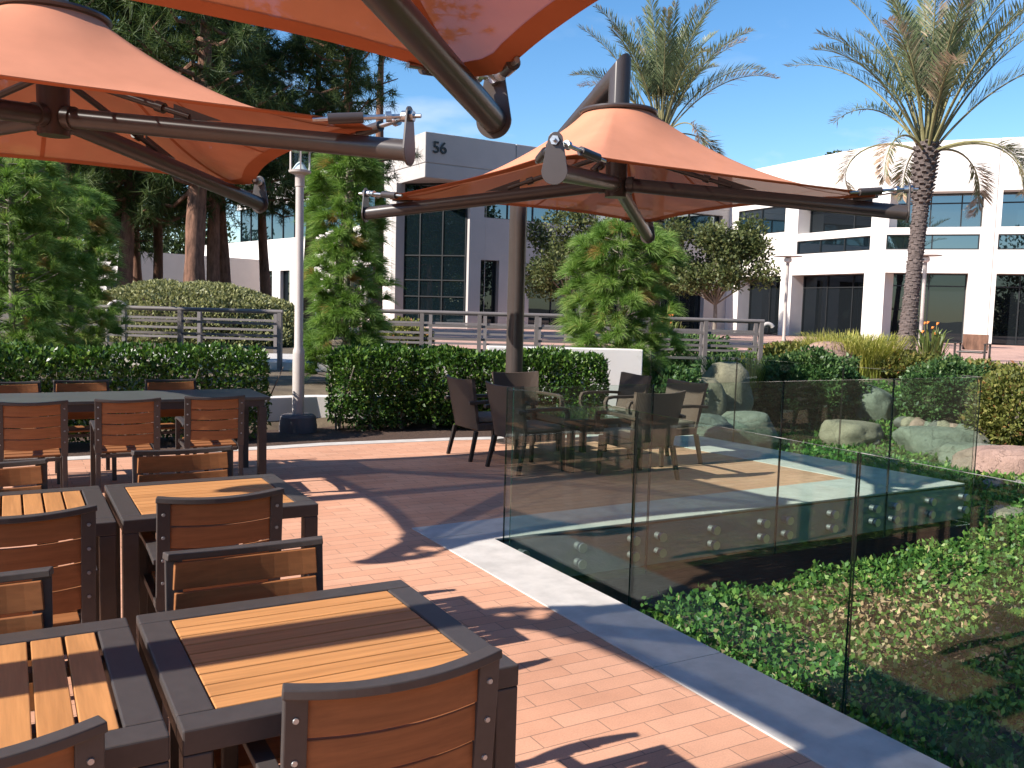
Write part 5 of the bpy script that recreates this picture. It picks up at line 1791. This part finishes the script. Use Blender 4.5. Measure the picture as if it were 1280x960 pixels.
shrub('garden_shrub', 'low yellow-green shrub between the railing end and the golden grass', 'shrub', spot(985, 20.0), (0.9, 0.6, 0.5), 3500, 0.10, 0.06, M['leaf_gold'], 71)
shrub('garden_shrub', 'dark shrub beside the square end of the white wall', 'shrub', spot(848, 13.2), (0.42, 0.4, 0.62), 3400, 0.07, 0.04, M['leaf_shrub'], 57)
shrub('garden_shrub', 'reddish-tipped low shrub left of the golden grass', 'shrub', spot(968, 17.0), (0.75, 0.6, 0.55), 4500, 0.085, 0.045, M['leaf_gold'], 58)
shrub('garden_shrub', 'low shrub at the far right under the plaza edge', 'shrub', spot(1290, 14.4), (0.8, 0.6, 0.7), 5500, 0.08, 0.045, M['leaf_olive'], 59)
blades('grass_clump', 'large clump of golden ornamental grass above the pinkish boulder', 'grass', hit(1064, 468), 2600, 0.85, 0.92, 0.018, M['grass_gold'], 61, 0.7)
blades('grass_clump', 'smaller golden grass clump to the left of the big one', 'grass', hit(1008, 446), 420, 0.35, 0.6, 0.016, M['grass_gold'], 62, 0.6)
blades('strap_leaf_plant', 'spiky green strap-leaved plant left of the pale angular boulder', 'plant', spot(905, 14.8, 0.3), 200, 0.18, 0.62, 0.03, M['grass_green'], 63, 0.9)
blades('strap_leaf_plant', 'thin yellow-green strap-leaved plant above the pale angular boulder', 'plant', spot(940, 15.2, 0.36), 120, 0.2, 0.6, 0.022, M['grass_gold'], 64, 0.5)
for u, d, lab, sd in ((1168, 21.6, 'bird of paradise plant with orange flowers beside the palm trunk', 65), (838, 30.0, 'bird of paradise plant with orange flowers before the dark doorway', 66)):
    bp_ = blades('flowering_plant', lab, 'plant', spot(u, d, 0.2), 90, 0.22, 1.15, 0.07, M['grass_green'], sd, 0.5)
    rq = random.Random(sd)
    for k in range(7):
        x, y, z = rq.uniform(-0.45, 0.45), rq.uniform(-0.3, 0.3), rq.uniform(0.95, 1.3)
        q = MB(); q.bar((x * 0.6, y * 0.6, 0.2), (x, y, z), 0.012, 0.012); q.build('flower_stem', M['grass_stem'], bp_)
        q = MB(); q.tube([(x, y, z), (x + 0.03, y, z + 0.04), (x + 0.10, y, z + 0.06)], [0.014, 0.032, 0.003], 6)
        q.build('flower', M['orange_flower'], bp_)

# chair left on the plaza
pc = spot(1221, 20.5, 0.42)
ch = empty('plaza_chair', pc, R(-57 + 168), 'brown-backed chair standing alone on the plaza at the far right', 'chair')
q = MB(); q.box(-0.27, 0.27, -0.03, 0.0, 0.48, 0.84); q.build('backrest', M['terracotta_chair'] if 'terracotta_chair' in M else M['bark'], ch, bevel=0.01)
q = MB(); q.box(-0.27, 0.27, 0.002, 0.5, 0.42, 0.46); q.build('seat', M['wicker_leg'], ch, bevel=0.01)
for s in (-1, 1):
    for y in (-0.02, 0.48):
        q = MB(); q.box(s * 0.31 - 0.02, s * 0.31 + 0.02, y - 0.02, y + 0.02, 0, 0.62); q.build('leg', M['wicker_leg'], ch)
    q = MB(); q.box(s * 0.31 - 0.025, s * 0.31 + 0.025, -0.05, 0.52, 0.621, 0.645); q.build('armrest', M['wicker_leg'], ch)

# ------------------------------------------------------------------ ground cover in the notch
rng = np.random.default_rng(77)


def scatter(n, x0, x1, y0, y1, keep):
    x = rng.uniform(x0, x1, n); y = rng.uniform(y0, y1, n)
    k = np.array([keep(a, b) for a, b in zip(x, y)]); return x[k], y[k]


def cover_edge(x): return 5.0 - 0.75 * max(0.0, 1 - (x - 2.9) / 1.1) + 0.15 * noise.noise(Vector((x * 1.3, 2.0, 0)))


def cover_h(x, y): return 0.17 + 0.13 * noise.noise(Vector((x * 1.1, y * 1.1, 5))) + 0.07 * noise.noise(Vector((x * 3.3, y * 3.3, 9)))


def dryness(x, y): return min(1.0, max(0.0, 1.15 - math.hypot((x - 5.5) / 1.5, (y - 4.05) / 0.7)) * (1.0 + 0.9 * noise.noise(Vector((x * 1.9, y * 1.9, 2)))))


x, y = scatter(120000, 2.98, 11.0, -0.5, 6.2, lambda a, b: (b < cover_edge(a) if a < 8.25 else b < 5.9) and rng.random() > 0.5 * dryness(a, b))
z = np.array([T(a, b) + 0.06 + cover_h(a, b) * (0.45 + 0.55 * rng.random()) + (0.22 if a < 3.6 else 0) * (3.6 - a) for a, b in zip(x, y)])
P = np.stack([x, y, z], 1)
D = unit(rand_unit(rng, len(P)) + np.array([0, 0, 0.45]))
V, Fc, q = leaf_arrays(rng, P, D, 0.047 * (0.6 + 0.8 * rng.random(len(P))), 0.034 * (0.7 + 0.6 * rng.random(len(P))), 0.18)
tag(np_obj('ground_cover', V, Fc, M['leaf_ivy'], None, q), 'green ivy-like ground cover in the sunken bed', 'ground cover', kind='stuff')
x, y = scatter(60000, 3.0, 9.0, 0.5, 5.0, lambda a, b: b < cover_edge(a) and rng.random() < 0.03 + 0.6 * dryness(a, b))
z = np.array([T(a, b) + 0.05 + cover_h(a, b) * (0.4 + 0.65 * rng.random()) for a, b in zip(x, y)])
P = np.stack([x, y, z], 1); D = unit(rand_unit(rng, len(P)) * np.array([1, 1, 0.6]) + np.array([0, 0, 0.15]))
V, Fc, q = leaf_arrays(rng, P, D, 0.055 * (0.6 + 0.8 * rng.random(len(P))), 0.03, 0.2)
tag(np_obj('dry_litter', V, Fc, M['leaf_dry'], None, q), 'tan dry leaves among the ground cover', 'dead leaves', kind='stuff')
x, y = scatter(34000, 8.2, 15.0, 6.4, 13.5, lambda a, b: noise.noise(Vector((a * 0.9, b * 0.9, 3))) > -0.3)
z = np.array([T(a, b) + 0.09 * rng.random() for a, b in zip(x, y)])
P = np.stack([x, y, z], 1); D = unit(rand_unit(rng, len(P)) + np.array([0, 0, 0.5]))
V, Fc, q = leaf_arrays(rng, P, D, 0.07 * (0.6 + 0.8 * rng.random(len(P))), 0.045, 0.18)
tag(np_obj('ground_cover', V, Fc, M['leaf_ivy'], None, q), 'low green ground cover around the garden boulders', 'ground cover', kind='stuff')
